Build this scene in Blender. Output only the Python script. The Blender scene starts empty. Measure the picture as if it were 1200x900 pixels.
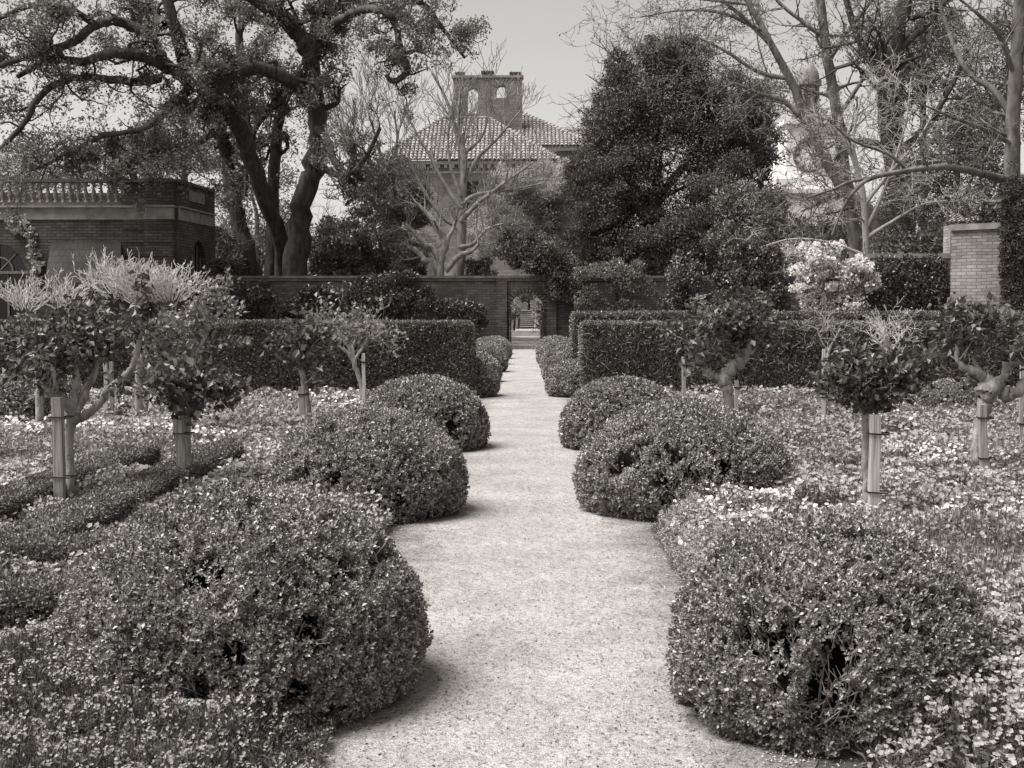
import bpy, math
import numpy as np
PI = math.pi
scene = bpy.context.scene
COL = scene.collection

# ------------------------------------------------------------------ camera
FPX, W0, H0 = 1500.0, 1200, 900
VPX, VPY = 617.0, 368.0
CAMH = 1.6
pitch = math.atan((450 - VPY) / FPX)
yaw = math.atan((VPX - 600) / FPX)
cam_data = bpy.data.cameras.new('camera')
cam = bpy.data.objects.new('camera', cam_data)
COL.objects.link(cam)
cam.location = (0, 0, CAMH)
cam.rotation_euler = (PI / 2 - pitch, 0, yaw)
cam_data.sensor_width = 36
cam_data.lens = 36 * FPX / W0
cam_data.clip_end = 3000
cam_data.clip_start = 0.05
scene.camera = cam
_R = np.array(cam.rotation_euler.to_matrix())


def P(px, py, Y):
    """where the picture's pixel lies at the distance Y"""
    d = _R @ np.array([(px - 600) / FPX, -(py - 450) / FPX, -1.0])
    return np.array([0, 0, CAMH]) + d * (Y / d[1])


def X(px, Y):
    return P(px, VPY, Y)[0]


def Zh(py, Y):
    return P(VPX, py, Y)[2]


# ------------------------------------------------------------------ objects
def tag(o, label=None, cat=None, group=None, kind=None):
    for k, v in (('label', label), ('category', cat), ('group', group), ('kind', kind)):
        if v:
            o[k] = v
    return o


def empty(name, loc, label, cat, group=None):
    o = bpy.data.objects.new(name, None)
    COL.objects.link(o)
    o.location = [float(v) for v in loc]
    o.empty_display_size = .2
    return tag(o, label, cat, group)


def nrm(v):
    return v / (np.linalg.norm(v, axis=-1, keepdims=True) + 1e-9)


class MB:
    def __init__(self):
        self.v, self.f, self.m, self.s, self.n = [], [], [], [], 0

    def add(self, v, f, m=0, smooth=False):
        v = np.asarray(v, float).reshape(-1, 3)
        f = np.asarray(f, np.int64)
        if len(f) == 0:
            return
        self.v.append(v)
        self.f.append(f + self.n)
        mm = np.asarray(m)
        self.m.append(np.full(len(f), int(mm), np.int32) if mm.ndim == 0 else mm.astype(np.int32))
        self.s.append(np.full(len(f), smooth, bool))
        self.n += len(v)

    def box(self, x0, y0, z0, x1, y1, z1, m=0):
        v = [(x, y, z) for z in (z0, z1) for y in (y0, y1) for x in (x0, x1)]
        self.add(v, [(0, 1, 5, 4), (1, 3, 7, 5), (3, 2, 6, 7), (2, 0, 4, 6), (4, 5, 7, 6), (0, 2, 3, 1)], m)

    def prism(self, poly, z0, z1, m=0):
        n = len(poly)
        v = [(x, y, z0) for x, y in poly] + [(x, y, z1) for x, y in poly]
        self.add(v, [(i, (i + 1) % n, n + (i + 1) % n, n + i) for i in range(n)], m)
        c = len(v)
        cx, cy = np.mean([p[0] for p in poly]), np.mean([p[1] for p in poly])
        self.add([(x, y, z1) for x, y in poly] + [(cx, cy, z1)], [(i, (i + 1) % n, n) for i in range(n)], m)
        self.add([(x, y, z0) for x, y in poly] + [(cx, cy, z0)], [((i + 1) % n, i, n) for i in range(n)], m)

    def tube(self, pts, rad, sides=6, m=0, smooth=True, cap=True, lump=0, rng=None):
        pts = np.asarray(pts, float)
        rad = np.asarray(rad, float)
        n = len(pts)
        t = nrm(np.gradient(pts, axis=0))
        u = np.cross(t[0], [0.31, 0.2, 0.93])
        if np.linalg.norm(u) < .1:
            u = np.cross(t[0], [1, 0, 0])
        u = nrm(u)
        a = np.arange(sides) * 2 * PI / sides
        V = np.zeros((n, sides, 3))
        for i in range(n):
            u = nrm(u - t[i] * np.dot(u, t[i]))
            w = np.cross(t[i], u)
            rr = rad[i] * (1 + (lump * (rng.random(sides) - .5) if lump else 0))
            V[i] = pts[i] + (np.cos(a) * rr)[:, None] * u + (np.sin(a) * rr)[:, None] * w
        idx = np.arange(n * sides).reshape(n, sides)
        A, B = idx[:-1], idx[1:]
        F = np.stack([A, np.roll(A, -1, 1), np.roll(B, -1, 1), B], -1).reshape(-1, 4)
        self.add(V.reshape(-1, 3), F, m, smooth)
        if cap:
            self.add(np.vstack([V[-1], pts[-1] + t[-1] * rad[-1] * .3]), [(i, (i + 1) % sides, sides) for i in range(sides)], m, smooth)

    def sticks(self, p0, p1, r0, r1, sides=3, m=0):
        p0, p1 = np.asarray(p0, float), np.asarray(p1, float)
        N = len(p0)
        if N == 0:
            return
        r0 = np.broadcast_to(r0, (N,))
        r1 = np.broadcast_to(r1, (N,))
        d = nrm(p1 - p0)
        ref = np.where(np.abs(d[:, 2:3]) > .9, np.array([[1., 0, 0]]), np.array([[0, 0, 1.]]))
        u = nrm(np.cross(d, ref))
        w = np.cross(d, u)
        a = np.arange(sides) * 2 * PI / sides
        ring = np.cos(a)[None, :, None] * u[:, None] + np.sin(a)[None, :, None] * w[:, None]
        V = np.concatenate([p0[:, None] + ring * r0[:, None, None], p1[:, None] + ring * r1[:, None, None]], 1)
        b = (np.arange(N) * 2 * sides)[:, None]
        F = []
        for i in range(sides):
            j = (i + 1) % sides
            F.append(np.concatenate([b + i, b + j, b + sides + j, b + sides + i], 1))
        self.add(V.reshape(-1, 3), np.concatenate(F), m, True)

    def leaves(self, pos, d, up, L, Wd, fold=.25, m=0, wide=.5):
        """kite-shaped leaves folded along the midrib; d: long axis, up: rough normal"""
        N = len(pos)
        if N == 0:
            return
        d = nrm(d)
        s = nrm(np.cross(d, up))
        nn = np.cross(s, d)
        L = np.broadcast_to(L, (N,))[:, None]
        Wd = np.broadcast_to(Wd, (N,))[:, None]
        mid = pos + d * L * wide
        V = np.stack([pos, mid + s * Wd * .5 + nn * Wd * fold, pos + d * L - nn * L * .06, mid - s * Wd * .5 + nn * Wd * fold], 1)
        b = np.arange(N) * 4
        F = np.concatenate([np.stack([b, b + 1, b + 2], 1), np.stack([b, b + 2, b + 3], 1)])
        mm = np.asarray(m)
        if mm.ndim:
            mm = np.concatenate([mm, mm])
        self.add(V.reshape(-1, 3), F, mm)

    def build(self, name, mats, parent=None, uv=False, origin=None):
        me = bpy.data.meshes.new(name)
        if self.n:
            V = np.concatenate(self.v)
            if origin is None and parent is not None:
                origin = np.array(parent.location)
            if origin is not None:
                V = V - np.asarray(origin)
            me.vertices.add(len(V))
            me.vertices.foreach_set('co', V.astype(np.float32).ravel())
            tot = np.concatenate([np.full(len(f), f.shape[1], np.int32) for f in self.f])
            loops = np.concatenate([f.ravel() for f in self.f]).astype(np.int32)
            st = np.concatenate([[0], np.cumsum(tot)[:-1]]).astype(np.int32)
            me.loops.add(len(loops))
            me.loops.foreach_set('vertex_index', loops)
            me.polygons.add(len(tot))
            me.polygons.foreach_set('loop_start', st)
            try:
                me.polygons.foreach_set('loop_total', tot)
            except Exception:
                pass
            me.polygons.foreach_set('material_index', np.concatenate(self.m))
            me.polygons.foreach_set('use_smooth', np.concatenate(self.s))
            me.update(calc_edges=True)
            if uv:
                uvl = me.uv_layers.new(name='UVMap')
                nr = np.zeros(len(tot) * 3, np.float32)
                me.polygons.foreach_get('normal', nr)
                nr = np.repeat(nr.reshape(-1, 3), tot, 0)
                co = V[loops]
                # along the wall horizontally, and up
                hz = np.stack([-nr[:, 1], nr[:, 0], np.zeros(len(nr))], 1)
                ln = np.linalg.norm(hz, axis=1)
                flat = ln < .35
                hz = hz / (ln[:, None] + 1e-9)
                # snap directions so one facade shares one frame
                hz = np.round(hz, 2)
                u = (co * hz).sum(1)
                vv = co[:, 2].copy()
                u[flat] = co[flat, 0]
                vv[flat] = co[flat, 1]
                uvl.data.foreach_set('uv', np.stack([u, vv], 1).astype(np.float32).ravel())
        for mt in (mats if isinstance(mats, (list, tuple)) else [mats]):
            me.materials.append(mt)
        o = bpy.data.objects.new(name, me)
        COL.objects.link(o)
        if parent is not None:
            o.parent = parent
        elif origin is not None:
            o.location = [float(x) for x in origin]
        return o


# ------------------------------------------------------------------ noise
def vnoise(Pn, seed=0):
    Pn = np.asarray(Pn, float)
    i = np.floor(Pn).astype(np.int64)
    f = Pn - i
    f = f * f * (3 - 2 * f)

    def h(a, b, c):
        n = (a * 374761393 + b * 668265263 + c * 2147483647 + seed * 1274126177) & 0xFFFFFFFF
        n = ((n ^ (n >> 13)) * 1274126177) & 0xFFFFFFFF
        n = ((n ^ (n >> 16)) * 2246822519) & 0xFFFFFFFF
        return ((n ^ (n >> 15)) & 0xFFFFFF) / float(0xFFFFFF)
    x, y, z = i[:, 0], i[:, 1], i[:, 2]
    fx, fy, fz = f[:, 0], f[:, 1], f[:, 2]
    r = 0
    for dx in (0, 1):
        for dy in (0, 1):
            for dz in (0, 1):
                r = r + h(x + dx, y + dy, z + dz) * (fx if dx else 1 - fx) * (fy if dy else 1 - fy) * (fz if dz else 1 - fz)
    return r * 2 - 1


def rdir(rng, n):
    return nrm(rng.normal(size=(n, 3)))


# ------------------------------------------------------------------ materials (the scene is a toned monochrome)
def tone(v):
    k = 1 - .62 * min(v / .5, 1)          # deep tones are warmer than pale ones
    return (min(v * (1 + .09 * k), 1), v * 1.0, v * (1 - .07 * k), 1)


def newmat(name):
    m = bpy.data.materials.new(name)
    m.use_nodes = True
    nt = m.node_tree
    b = nt.nodes['Principled BSDF']
    return m, nt, b, nt.nodes['Material Output']


def N(nt, typ, **kw):
    n = nt.nodes.new(typ)
    for k, v in kw.items():
        if k in n.inputs:
            n.inputs[k].default_value = v
        else:
            setattr(n, k, v)
    return n


def ramp2(nt, fac, stops):
    r = nt.nodes.new('ShaderNodeValToRGB')
    e = r.color_ramp.elements
    while len(e) < len(stops):
        e.new(.5)
    for el, (p, v) in zip(e, stops):
        el.position = p
        el.color = tone(v)
    nt.links.new(fac, r.inputs[0])
    return r.outputs[0]


def leafmat(name, lo, hi, rough=.42, spec=.5, trans=.22, patch=2.5, patchamt=.35):
    m, nt, b, out = newmat(name)
    g = N(nt, 'ShaderNodeNewGeometry')
    col = ramp2(nt, g.outputs['Random Per Island'], [(0, lo), (.7, (lo + hi) / 2), (1, hi)])
    tc = N(nt, 'ShaderNodeTexCoord')
    nz = N(nt, 'ShaderNodeTexNoise', Scale=patch, Detail=3.0)
    nt.links.new(tc.outputs['Object'], nz.inputs['Vector'])
    mr = N(nt, 'ShaderNodeMapRange')
    nt.links.new(nz.outputs[0], mr.inputs[0])
    mr.inputs[1].default_value = .3
    mr.inputs[2].default_value = .7
    mr.inputs[3].default_value = 1 - patchamt
    mr.inputs[4].default_value = 1 + patchamt
    mx = N(nt, 'ShaderNodeVectorMath', operation='SCALE')
    nt.links.new(col, mx.inputs[0])
    nt.links.new(mr.outputs[0], mx.inputs['Scale'])
    nt.links.new(mx.outputs[0], b.inputs['Base Color'])
    b.inputs['Roughness'].default_value = rough
    b.inputs['Specular IOR Level'].default_value = spec
    if trans > 0:
        tr = N(nt, 'ShaderNodeBsdfTranslucent')
        nt.links.new(mx.outputs[0], tr.inputs['Color'])
        ms = N(nt, 'ShaderNodeMixShader')
        ms.inputs[0].default_value = trans
        nt.links.new(b.outputs[0], ms.inputs[1])
        nt.links.new(tr.outputs[0], ms.inputs[2])
        nt.links.new(ms.outputs[0], out.inputs[0])
    return m


def noisemat(name, lo, hi, scale=6, rough=.85, bump=.3, stretch=(1, 1, 1), detail=5, spec=.3, bscale=None, bdist=.02, coord='Object'):
    m, nt, b, out = newmat(name)
    tc = N(nt, 'ShaderNodeTexCoord')
    mp = N(nt, 'ShaderNodeMapping')
    mp.inputs['Scale'].default_value = stretch
    nt.links.new(tc.outputs[coord], mp.inputs[0])
    nz = N(nt, 'ShaderNodeTexNoise', Scale=float(scale), Detail=float(detail))
    nt.links.new(mp.outputs[0], nz.inputs['Vector'])
    nt.links.new(ramp2(nt, nz.outputs[0], [(.3, lo), (.7, hi)]), b.inputs['Base Color'])
    b.inputs['Roughness'].default_value = rough
    b.inputs['Specular IOR Level'].default_value = spec
    if bump:
        n2 = N(nt, 'ShaderNodeTexNoise', Scale=float(bscale or scale * 3), Detail=4.0)
        nt.links.new(mp.outputs[0], n2.inputs['Vector'])
        bp = N(nt, 'ShaderNodeBump', Strength=float(bump), Distance=float(bdist))
        nt.links.new(n2.outputs[0], bp.inputs['Height'])
        nt.links.new(bp.outputs[0], b.inputs['Normal'])
    return m


def brickmat(name, lo, hi, mortar, bw=.36, bh=.115, ms=.014):
    m, nt, b, out = newmat(name)
    tc = N(nt, 'ShaderNodeTexCoord')
    br = N(nt, 'ShaderNodeTexBrick')
    br.inputs['Scale'].default_value = 1
    br.inputs['Brick Width'].default_value = bw
    br.inputs['Row Height'].default_value = bh
    br.inputs['Mortar Size'].default_value = ms
    br.inputs['Mortar Smooth'].default_value = .2
    br.inputs['Color1'].default_value = tone(lo)
    br.inputs['Color2'].default_value = tone(hi)
    br.inputs['Mortar'].default_value = tone(mortar)
    nd = N(nt, 'ShaderNodeTexNoise', Scale=1.3, Detail=3.0)
    nt.links.new(tc.outputs['Object'], nd.inputs['Vector'])
    vs = N(nt, 'ShaderNodeVectorMath', operation='SCALE')
    nt.links.new(nd.outputs['Color'], vs.inputs[0])
    vs.inputs['Scale'].default_value = .07
    va = N(nt, 'ShaderNodeVectorMath', operation='ADD')
    nt.links.new(tc.outputs['UV'], va.inputs[0])
    nt.links.new(vs.outputs[0], va.inputs[1])
    nt.links.new(va.outputs[0], br.inputs['Vector'])
    nz = N(nt, 'ShaderNodeTexNoise', Scale=.8, Detail=6.0)
    nt.links.new(tc.outputs['Object'], nz.inputs['Vector'])
    mr = N(nt, 'ShaderNodeMapRange')
    nt.links.new(nz.outputs[0], mr.inputs[0])
    mr.inputs[1].default_value, mr.inputs[2].default_value = .3, .7
    mr.inputs[3].default_value, mr.inputs[4].default_value = .55, 1.35
    mx = N(nt, 'ShaderNodeVectorMath', operation='SCALE')
    nt.links.new(br.outputs[0], mx.inputs[0])
    nt.links.new(mr.outputs[0], mx.inputs['Scale'])
    nt.links.new(mx.outputs[0], b.inputs['Base Color'])
    b.inputs['Roughness'].default_value = .9
    bp = N(nt, 'ShaderNodeBump', Strength=.6, Distance=.02)
    bp.invert = True
    nt.links.new(br.outputs['Fac'], bp.inputs['Height'])
    nt.links.new(bp.outputs[0], b.inputs['Normal'])
    return m


M = {}
M['box'] = leafmat('boxwood leaf', .06, .43, rough=.32, spec=.65, trans=.05, patch=3, patchamt=.3)
M['hedge'] = leafmat('hedge leaf', .045, .27, rough=.4, spec=.5, trans=.12, patch=1.5, patchamt=.3)
M['oak'] = leafmat('oak leaf', .12, .3, rough=.5, spec=.35, trans=.25, patch=.4)
M['dark'] = leafmat('evergreen leaf', .06, .18, rough=.5, spec=.35, trans=.12, patch=.5)
M['mid'] = leafmat('shrub leaf', .1, .27, rough=.45, spec=.4, trans=.2, patch=.6)
M['pale'] = leafmat('pale young leaf', .36, .56, rough=.6, spec=.3, trans=.3, patch=.6)
M['glossy'] = leafmat('glossy climber leaf', .045, .14, rough=.3, spec=.6, trans=.12, patch=1)
M['rose'] = leafmat('broad tree leaf', .04, .19, rough=.4, spec=.5, trans=.22, patch=6, patchamt=.3)
M['bed'] = leafmat('flower bed leaf', .1, .42, rough=.5, spec=.4, trans=.25, patch=1.6, patchamt=.35)
M['petal'] = leafmat('grey petal', .26, .45, rough=.6, spec=.3, trans=.3, patch=1.3, patchamt=.25)
M['white'] = leafmat('white petal', .72, .85, rough=.6, spec=.3, trans=.3, patchamt=.05)
M['small'] = leafmat('small foreground leaf', .045, .2, rough=.45, spec=.4, trans=.2, patch=4)
M['litter'] = leafmat('fallen leaf', .03, .14, rough=.8, spec=.2, trans=0)
M['bark'] = noisemat('oak bark', .025, .09, scale=5, bump=.9, stretch=(1, 1, .35), bdist=.06)
M['barkgrey'] = noisemat('grey bark', .05, .24, scale=3.2, detail=9, bump=.7, stretch=(1, 1, .4), bdist=.05)
M['barkpale'] = noisemat('pale bark', .16, .36, scale=6, bump=.5, stretch=(1, 1, .5), bdist=.03)
M['gnarl'] = noisemat('gnarled grey bark', .14, .42, scale=14, bump=.8, stretch=(1, 1, .4), bdist=.02)
M['twig'] = noisemat('pale twig', .2, .4, scale=20, bump=0)
M['twigwhite'] = noisemat('bleached twig', .42, .6, scale=12, bump=0)
M['twigdark'] = noisemat('dark twig', .03, .07, scale=10, bump=0)
M['core'] = noisemat('plant core with painted shade', .006, .018, scale=30, bump=.6)  # solid core; deep shade inside the plants is put into its near-black colour
M['soil'] = noisemat('bare soil', .035, .09, scale=9, bump=.8, bdist=.03)
M['grass'] = noisemat('rough grass', .05, .11, scale=3, bump=.7, bscale=60, bdist=.05)
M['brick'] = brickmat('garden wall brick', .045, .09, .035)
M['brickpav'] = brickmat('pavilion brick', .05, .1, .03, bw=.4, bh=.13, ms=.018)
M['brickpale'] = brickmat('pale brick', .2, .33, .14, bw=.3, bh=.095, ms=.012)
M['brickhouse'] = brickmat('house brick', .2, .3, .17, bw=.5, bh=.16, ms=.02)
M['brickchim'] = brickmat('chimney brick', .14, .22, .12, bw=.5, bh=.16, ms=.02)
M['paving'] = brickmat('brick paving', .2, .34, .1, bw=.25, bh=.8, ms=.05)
M['stone'] = noisemat('weathered stone', .16, .3, scale=2.5, bump=.3)
M['stonedark'] = noisemat('stained stone', .07, .15, scale=3, bump=.3)
M['stonelight'] = noisemat('light stone', .35, .5, scale=2, bump=.2)
M['whitepaint'] = noisemat('white paint', .74, .84, scale=2, rough=.5, bump=.1)
M['tile'] = noisemat('clay roof tile', .13, .42, scale=1.1, detail=8, bump=.2)
M['tileback'] = noisemat('roof underlay', .09, .12, scale=3, bump=0)
M['awning'] = brickmat('canvas awning', .034, .042, .026, bw=.3, bh=.3, ms=.02)
M['darkmetal'] = noisemat('dark metal', .012, .025, scale=8, rough=.4, bump=0)
M['frame'] = noisemat('dull window frame', .12, .18, scale=5, rough=.5, bump=0)
M['pot'] = noisemat('sooty chimney pot', .05, .1, scale=5, bump=.2)


def gravelmat():
    m, nt, b, out = newmat('pale gravel')
    tc = N(nt, 'ShaderNodeTexCoord')
    vo = N(nt, 'ShaderNodeTexVoronoi', Scale=220.0)
    nt.links.new(tc.outputs['Object'], vo.inputs['Vector'])
    sp = N(nt, 'ShaderNodeSeparateColor')
    nt.links.new(vo.outputs['Color'], sp.inputs[0])
    n1 = N(nt, 'ShaderNodeTexNoise', Scale=1.4, Detail=7.0, Roughness=.65)
    nt.links.new(tc.outputs['Object'], n1.inputs['Vector'])
    n2 = N(nt, 'ShaderNodeTexNoise', Scale=38.0, Detail=3.0)
    nt.links.new(tc.outputs['Object'], n2.inputs['Vector'])
    c = ramp2(nt, sp.outputs[0], [(0, .11), (.15, .25), (.6, .35), (1, .47)])
    mr = N(nt, 'ShaderNodeMapRange')
    nt.links.new(n1.outputs[0], mr.inputs[0])
    mr.inputs[1].default_value, mr.inputs[2].default_value = .3, .7
    mr.inputs[3].default_value, mr.inputs[4].default_value = .78, 1.2
    mr2 = N(nt, 'ShaderNodeMapRange')
    nt.links.new(n2.outputs[0], mr2.inputs[0])
    mr2.inputs[1].default_value, mr2.inputs[2].default_value = .35, .5
    mr2.inputs[3].default_value, mr2.inputs[4].default_value = .7, 1.0
    mm = N(nt, 'ShaderNodeMath', operation='MULTIPLY')
    nt.links.new(mr.outputs[0], mm.inputs[0])
    nt.links.new(mr2.outputs[0], mm.inputs[1])
    mx = N(nt, 'ShaderNodeVectorMath', operation='SCALE')
    nt.links.new(c, mx.inputs[0])
    nt.links.new(mm.outputs[0], mx.inputs['Scale'])
    nt.links.new(mx.outputs[0], b.inputs['Base Color'])
    b.inputs['Roughness'].default_value = .95
    b.inputs['Specular IOR Level'].default_value = .2
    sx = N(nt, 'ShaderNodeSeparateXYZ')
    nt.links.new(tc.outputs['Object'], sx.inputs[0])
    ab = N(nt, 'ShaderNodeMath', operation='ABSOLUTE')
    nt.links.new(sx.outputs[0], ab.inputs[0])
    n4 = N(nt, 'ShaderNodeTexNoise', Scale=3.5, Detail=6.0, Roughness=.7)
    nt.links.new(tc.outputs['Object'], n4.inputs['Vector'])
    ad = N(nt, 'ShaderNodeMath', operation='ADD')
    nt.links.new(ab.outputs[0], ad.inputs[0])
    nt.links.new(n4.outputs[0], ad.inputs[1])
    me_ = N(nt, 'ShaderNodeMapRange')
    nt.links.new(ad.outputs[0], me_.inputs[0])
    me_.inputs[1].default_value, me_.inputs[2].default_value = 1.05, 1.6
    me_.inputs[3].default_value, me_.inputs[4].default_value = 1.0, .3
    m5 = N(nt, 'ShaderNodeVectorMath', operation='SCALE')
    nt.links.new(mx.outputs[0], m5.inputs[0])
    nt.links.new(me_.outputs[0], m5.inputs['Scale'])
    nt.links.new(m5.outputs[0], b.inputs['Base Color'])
    bp = N(nt, 'ShaderNodeBump', Strength=.7, Distance=.006)
    bp.invert = True
    nt.links.new(vo.outputs['Distance'], bp.inputs['Height'])
    bp2 = N(nt, 'ShaderNodeBump', Strength=1.0, Distance=.05)
    n3 = N(nt, 'ShaderNodeTexNoise', Scale=9.0, Detail=5.0)
    nt.links.new(tc.outputs['Object'], n3.inputs['Vector'])
    nt.links.new(n3.outputs[0], bp2.inputs['Height'])
    nt.links.new(bp.outputs[0], bp2.inputs['Normal'])
    nt.links.new(bp2.outputs[0], b.inputs['Normal'])
    return m


M['gravel'] = gravelmat()
m, nt, b, out = newmat('dark window glass')
b.inputs['Base Color'].default_value = tone(.015)
b.inputs['Roughness'].default_value = .08
M['glass'] = m

# ------------------------------------------------------------------ light
SUN_AZ, SUN_EL = -108, 63      # degrees; azimuth measured from the view direction, minus = left
az, el = math.radians(SUN_AZ), math.radians(SUN_EL)
tosun = np.array([math.sin(az) * math.cos(el), math.cos(az) * math.cos(el), math.sin(el)])
sd = bpy.data.lights.new('sun', 'SUN')
sd.energy = 1.9
sd.angle = math.radians(40)
sd.color = (1, .985, .96)
so = bpy.data.objects.new('sun', sd)
COL.objects.link(so)
from mathutils import Vector
so.rotation_euler = Vector(tosun).to_track_quat('Z', 'Y').to_euler()
wd = bpy.data.worlds.new('World')
scene.world = wd
wd.use_nodes = True
nt = wd.node_tree
bg = nt.nodes['Background']
sky = nt.nodes.new('ShaderNodeTexSky')
sky.sky_type = 'NISHITA'
sky.sun_disc = False
sky.sun_elevation = el
sky.sun_rotation = az
sky.dust_density = 2.0
sky.air_density = 1.0
bwn = nt.nodes.new('ShaderNodeRGBToBW')
nt.links.new(sky.outputs[0], bwn.inputs[0])
tn = nt.nodes.new('ShaderNodeVectorMath')
tn.operation = 'SCALE'
tn.inputs[0].default_value = (1.02, 1.0, .975)
nt.links.new(bwn.outputs[0], tn.inputs['Scale'])
nt.links.new(tn.outputs[0], bg.inputs[0])
bg.inputs[1].default_value = .054
scene.view_settings.view_transform = 'Standard'
scene.view_settings.look = 'None'
scene.view_settings.exposure = 1.85
scene.view_settings.gamma = 1
scene.cycles.max_bounces = 6
scene.cycles.transparent_max_bounces = 4
scene.cycles.use_denoising = True

# ------------------------------------------------------------------ ground and paths
def grid_sheet(name, mat, x0, x1, y0, y1, z, nx, ny, edge=0, seed=1, amp=0.0):
    xs, ys = np.linspace(0, 1, nx), np.linspace(y0, y1, ny)
    u, yy = np.meshgrid(xs, ys)
    lo, hi = np.full(ny, float(x0)), np.full(ny, float(x1))
    if edge:
        lo = lo + edge * vnoise(np.stack([ys * 1.7, ys * 0, ys * 0 + 3], 1), seed) + edge * .5 * vnoise(np.stack([ys * 6, ys * 0, ys * 0], 1), seed)
        hi = hi + edge * vnoise(np.stack([ys * 1.7, ys * 0, ys * 0 + 9], 1), seed + 5) + edge * .5 * vnoise(np.stack([ys * 6, ys * 0, ys * 0], 1), seed + 1)
    xx = lo[:, None] + (hi - lo)[:, None] * u
    pts = np.stack([xx.ravel(), yy.ravel(), np.full(xx.size, z)], 1)
    if amp:
        pts[:, 2] += amp * (vnoise(pts * np.array([3, 3, 0]), seed) + .5 * vnoise(pts * np.array([9, 9, 0]), seed))
    idx = np.arange(nx * ny).reshape(ny, nx)
    F = np.stack([idx[:-1, :-1], idx[:-1, 1:], idx[1:, 1:], idx[1:, :-1]], -1).reshape(-1, 4)
    mb = MB()
    mb.add(pts, F, 0, True)
    o = mb.build(name, mat)
    tag(o, kind='structure')
    return o


grid_sheet('ground', M['grass'], -900, 900, -60, 1500, -.004, 2, 2)
grid_sheet('bed_soil', M['soil'], -14, 14, -3, 22.4, .0, 2, 2)
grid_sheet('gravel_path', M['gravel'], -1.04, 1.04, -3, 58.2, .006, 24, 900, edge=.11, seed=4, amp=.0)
cp = MB()
cp.add([(-16, 22.4, .003), (-1.03, 22.4, .003), (-1.03, 23.95, .003), (-16, 23.95, .003)], [(0, 1, 2, 3)])
cp.add([(1.03, 22.4, .003), (16, 22.4, .003), (16, 23.95, .003), (1.03, 23.95, .003)], [(0, 1, 2, 3)])
tag(cp.build('cross_path', M['gravel']), kind='structure')

# beyond the gate: paving, low steps and a long stair
st = MB()
st.box(-.8, 58.25, 0, .8, 60.9, .05, 0)
st.box(-2.2, 60.9, 0, 2.2, 71, .10, 0)
tag(st.build('brick_paving', M['paving'], uv=True), kind='structure')
st = MB()
st.box(-3, 71, 0, 3, 71.5, .26, 1)
st.box(-3, 71.5, 0, 3, 80, .22, 0)
st.box(-3, 80, 0, 3, 80.5, .56, 1)
st.box(-1.1, 80.5, 0, 1.1, 95, .52, 0)
tag(st.build('raised_path', [M['gravel'], M['stonelight']], uv=True), kind='structure')
st = MB()
for k in range(9):
    st.box(-.62, 95 + k * .9, 0, .62, 95 + (k + 1) * .9 - .003, .55 + .15 * (k + 1), 0)
    st.box(-.66, 94.93 + k * .9, .55 + .15 * (k + 1) - .04, .66, 95 + k * .9 - .002, .55 + .15 * (k + 1) + .02, 1)
tag(st.build('garden_stairs', [M['stonedark'], M['stonelight']], uv=True), kind='structure')


# ------------------------------------------------------------------ clipped boxwood
def sprigs(mb, pos, out, rng, n=8, L=.024, Wd=.012, sprig=.03, m=0):
    """little shoots: whorls of small leaves round a short stem pointing along out"""
    K = len(pos)
    o = nrm(out)
    ref = nrm(rng.normal(size=(K, 3)))
    u = nrm(np.cross(o, ref))
    w = np.cross(o, u)
    k = np.arange(n)
    a = k[None] * 2.4 + rng.random((K, 1)) * 6.28
    rad = np.cos(a)[..., None] * u[:, None] + np.sin(a)[..., None] * w[:, None]
    tt = (k + .5) / n
    spread = (1.15 - .75 * tt)[None, :, None]
    d = nrm(o[:, None] * (1 - spread * .55) + rad * spread + rng.normal(size=(K, n, 3)) * .18)
    p = pos[:, None] + o[:, None] * (sprig * (tt[None, :, None] - .6)) * (.7 + .6 * rng.random((K, 1, 1)))
    sz = (.6 + .8 * rng.random((K, n))) * (.65 + .7 * rng.random((K, 1)) ** 2)
    mb.leaves(p.reshape(-1, 3), d.reshape(-1, 3), np.repeat(o, n, 0) + .4 * rng.normal(size=(K * n, 3)),
              (L * sz).ravel(), (Wd * sz).ravel(), fold=.15, m=m, wide=.55)


def dome_profile(r, h, n=60, under=.15, flat=2.1):
    c = .24 * h
    z = h * np.sin(np.linspace(0, 1, n) * PI / 2)
    rr = np.where(z > c, r * np.clip(1 - (np.clip((z - c) / (h - c), 0, 1)) ** flat, 0, 1) ** (1 / 2.0), r * (1 - under * ((c - z) / c) ** 2))
    return rr, z


def dome_points(rng, n, r, h, seed, lump=.05, under=.15):
    rr, z = dome_profile(r, h, 200, under)
    seg = np.hypot(np.diff(rr), np.diff(z)) * (rr[1:] + rr[:-1]) / 2
    cdf = np.cumsum(seg) / seg.sum()
    t = np.interp(rng.random(n), np.concatenate([[0], cdf]), np.arange(len(rr)))
    R = np.interp(t, np.arange(len(rr)), rr)
    Zc = np.interp(t, np.arange(len(rr)), z)
    dR = np.interp(t, np.arange(len(rr)), np.gradient(rr))
    dZ = np.interp(t, np.arange(len(rr)), np.gradient(z))
    a = rng.random(n) * 2 * PI
    nr = nrm(np.stack([np.cos(a) * dZ, np.sin(a) * dZ, -dR], 1))
    p = np.stack([np.cos(a) * R, np.sin(a) * R, Zc], 1)
    q = p + seed * 7.3
    disp = lump * .32 * vnoise(q * 3.2, seed) + lump * .4 * vnoise(q * 8, seed + 1) + .35 * lump * vnoise(q * 21, seed + 4)
    return p, nr, disp


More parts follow.
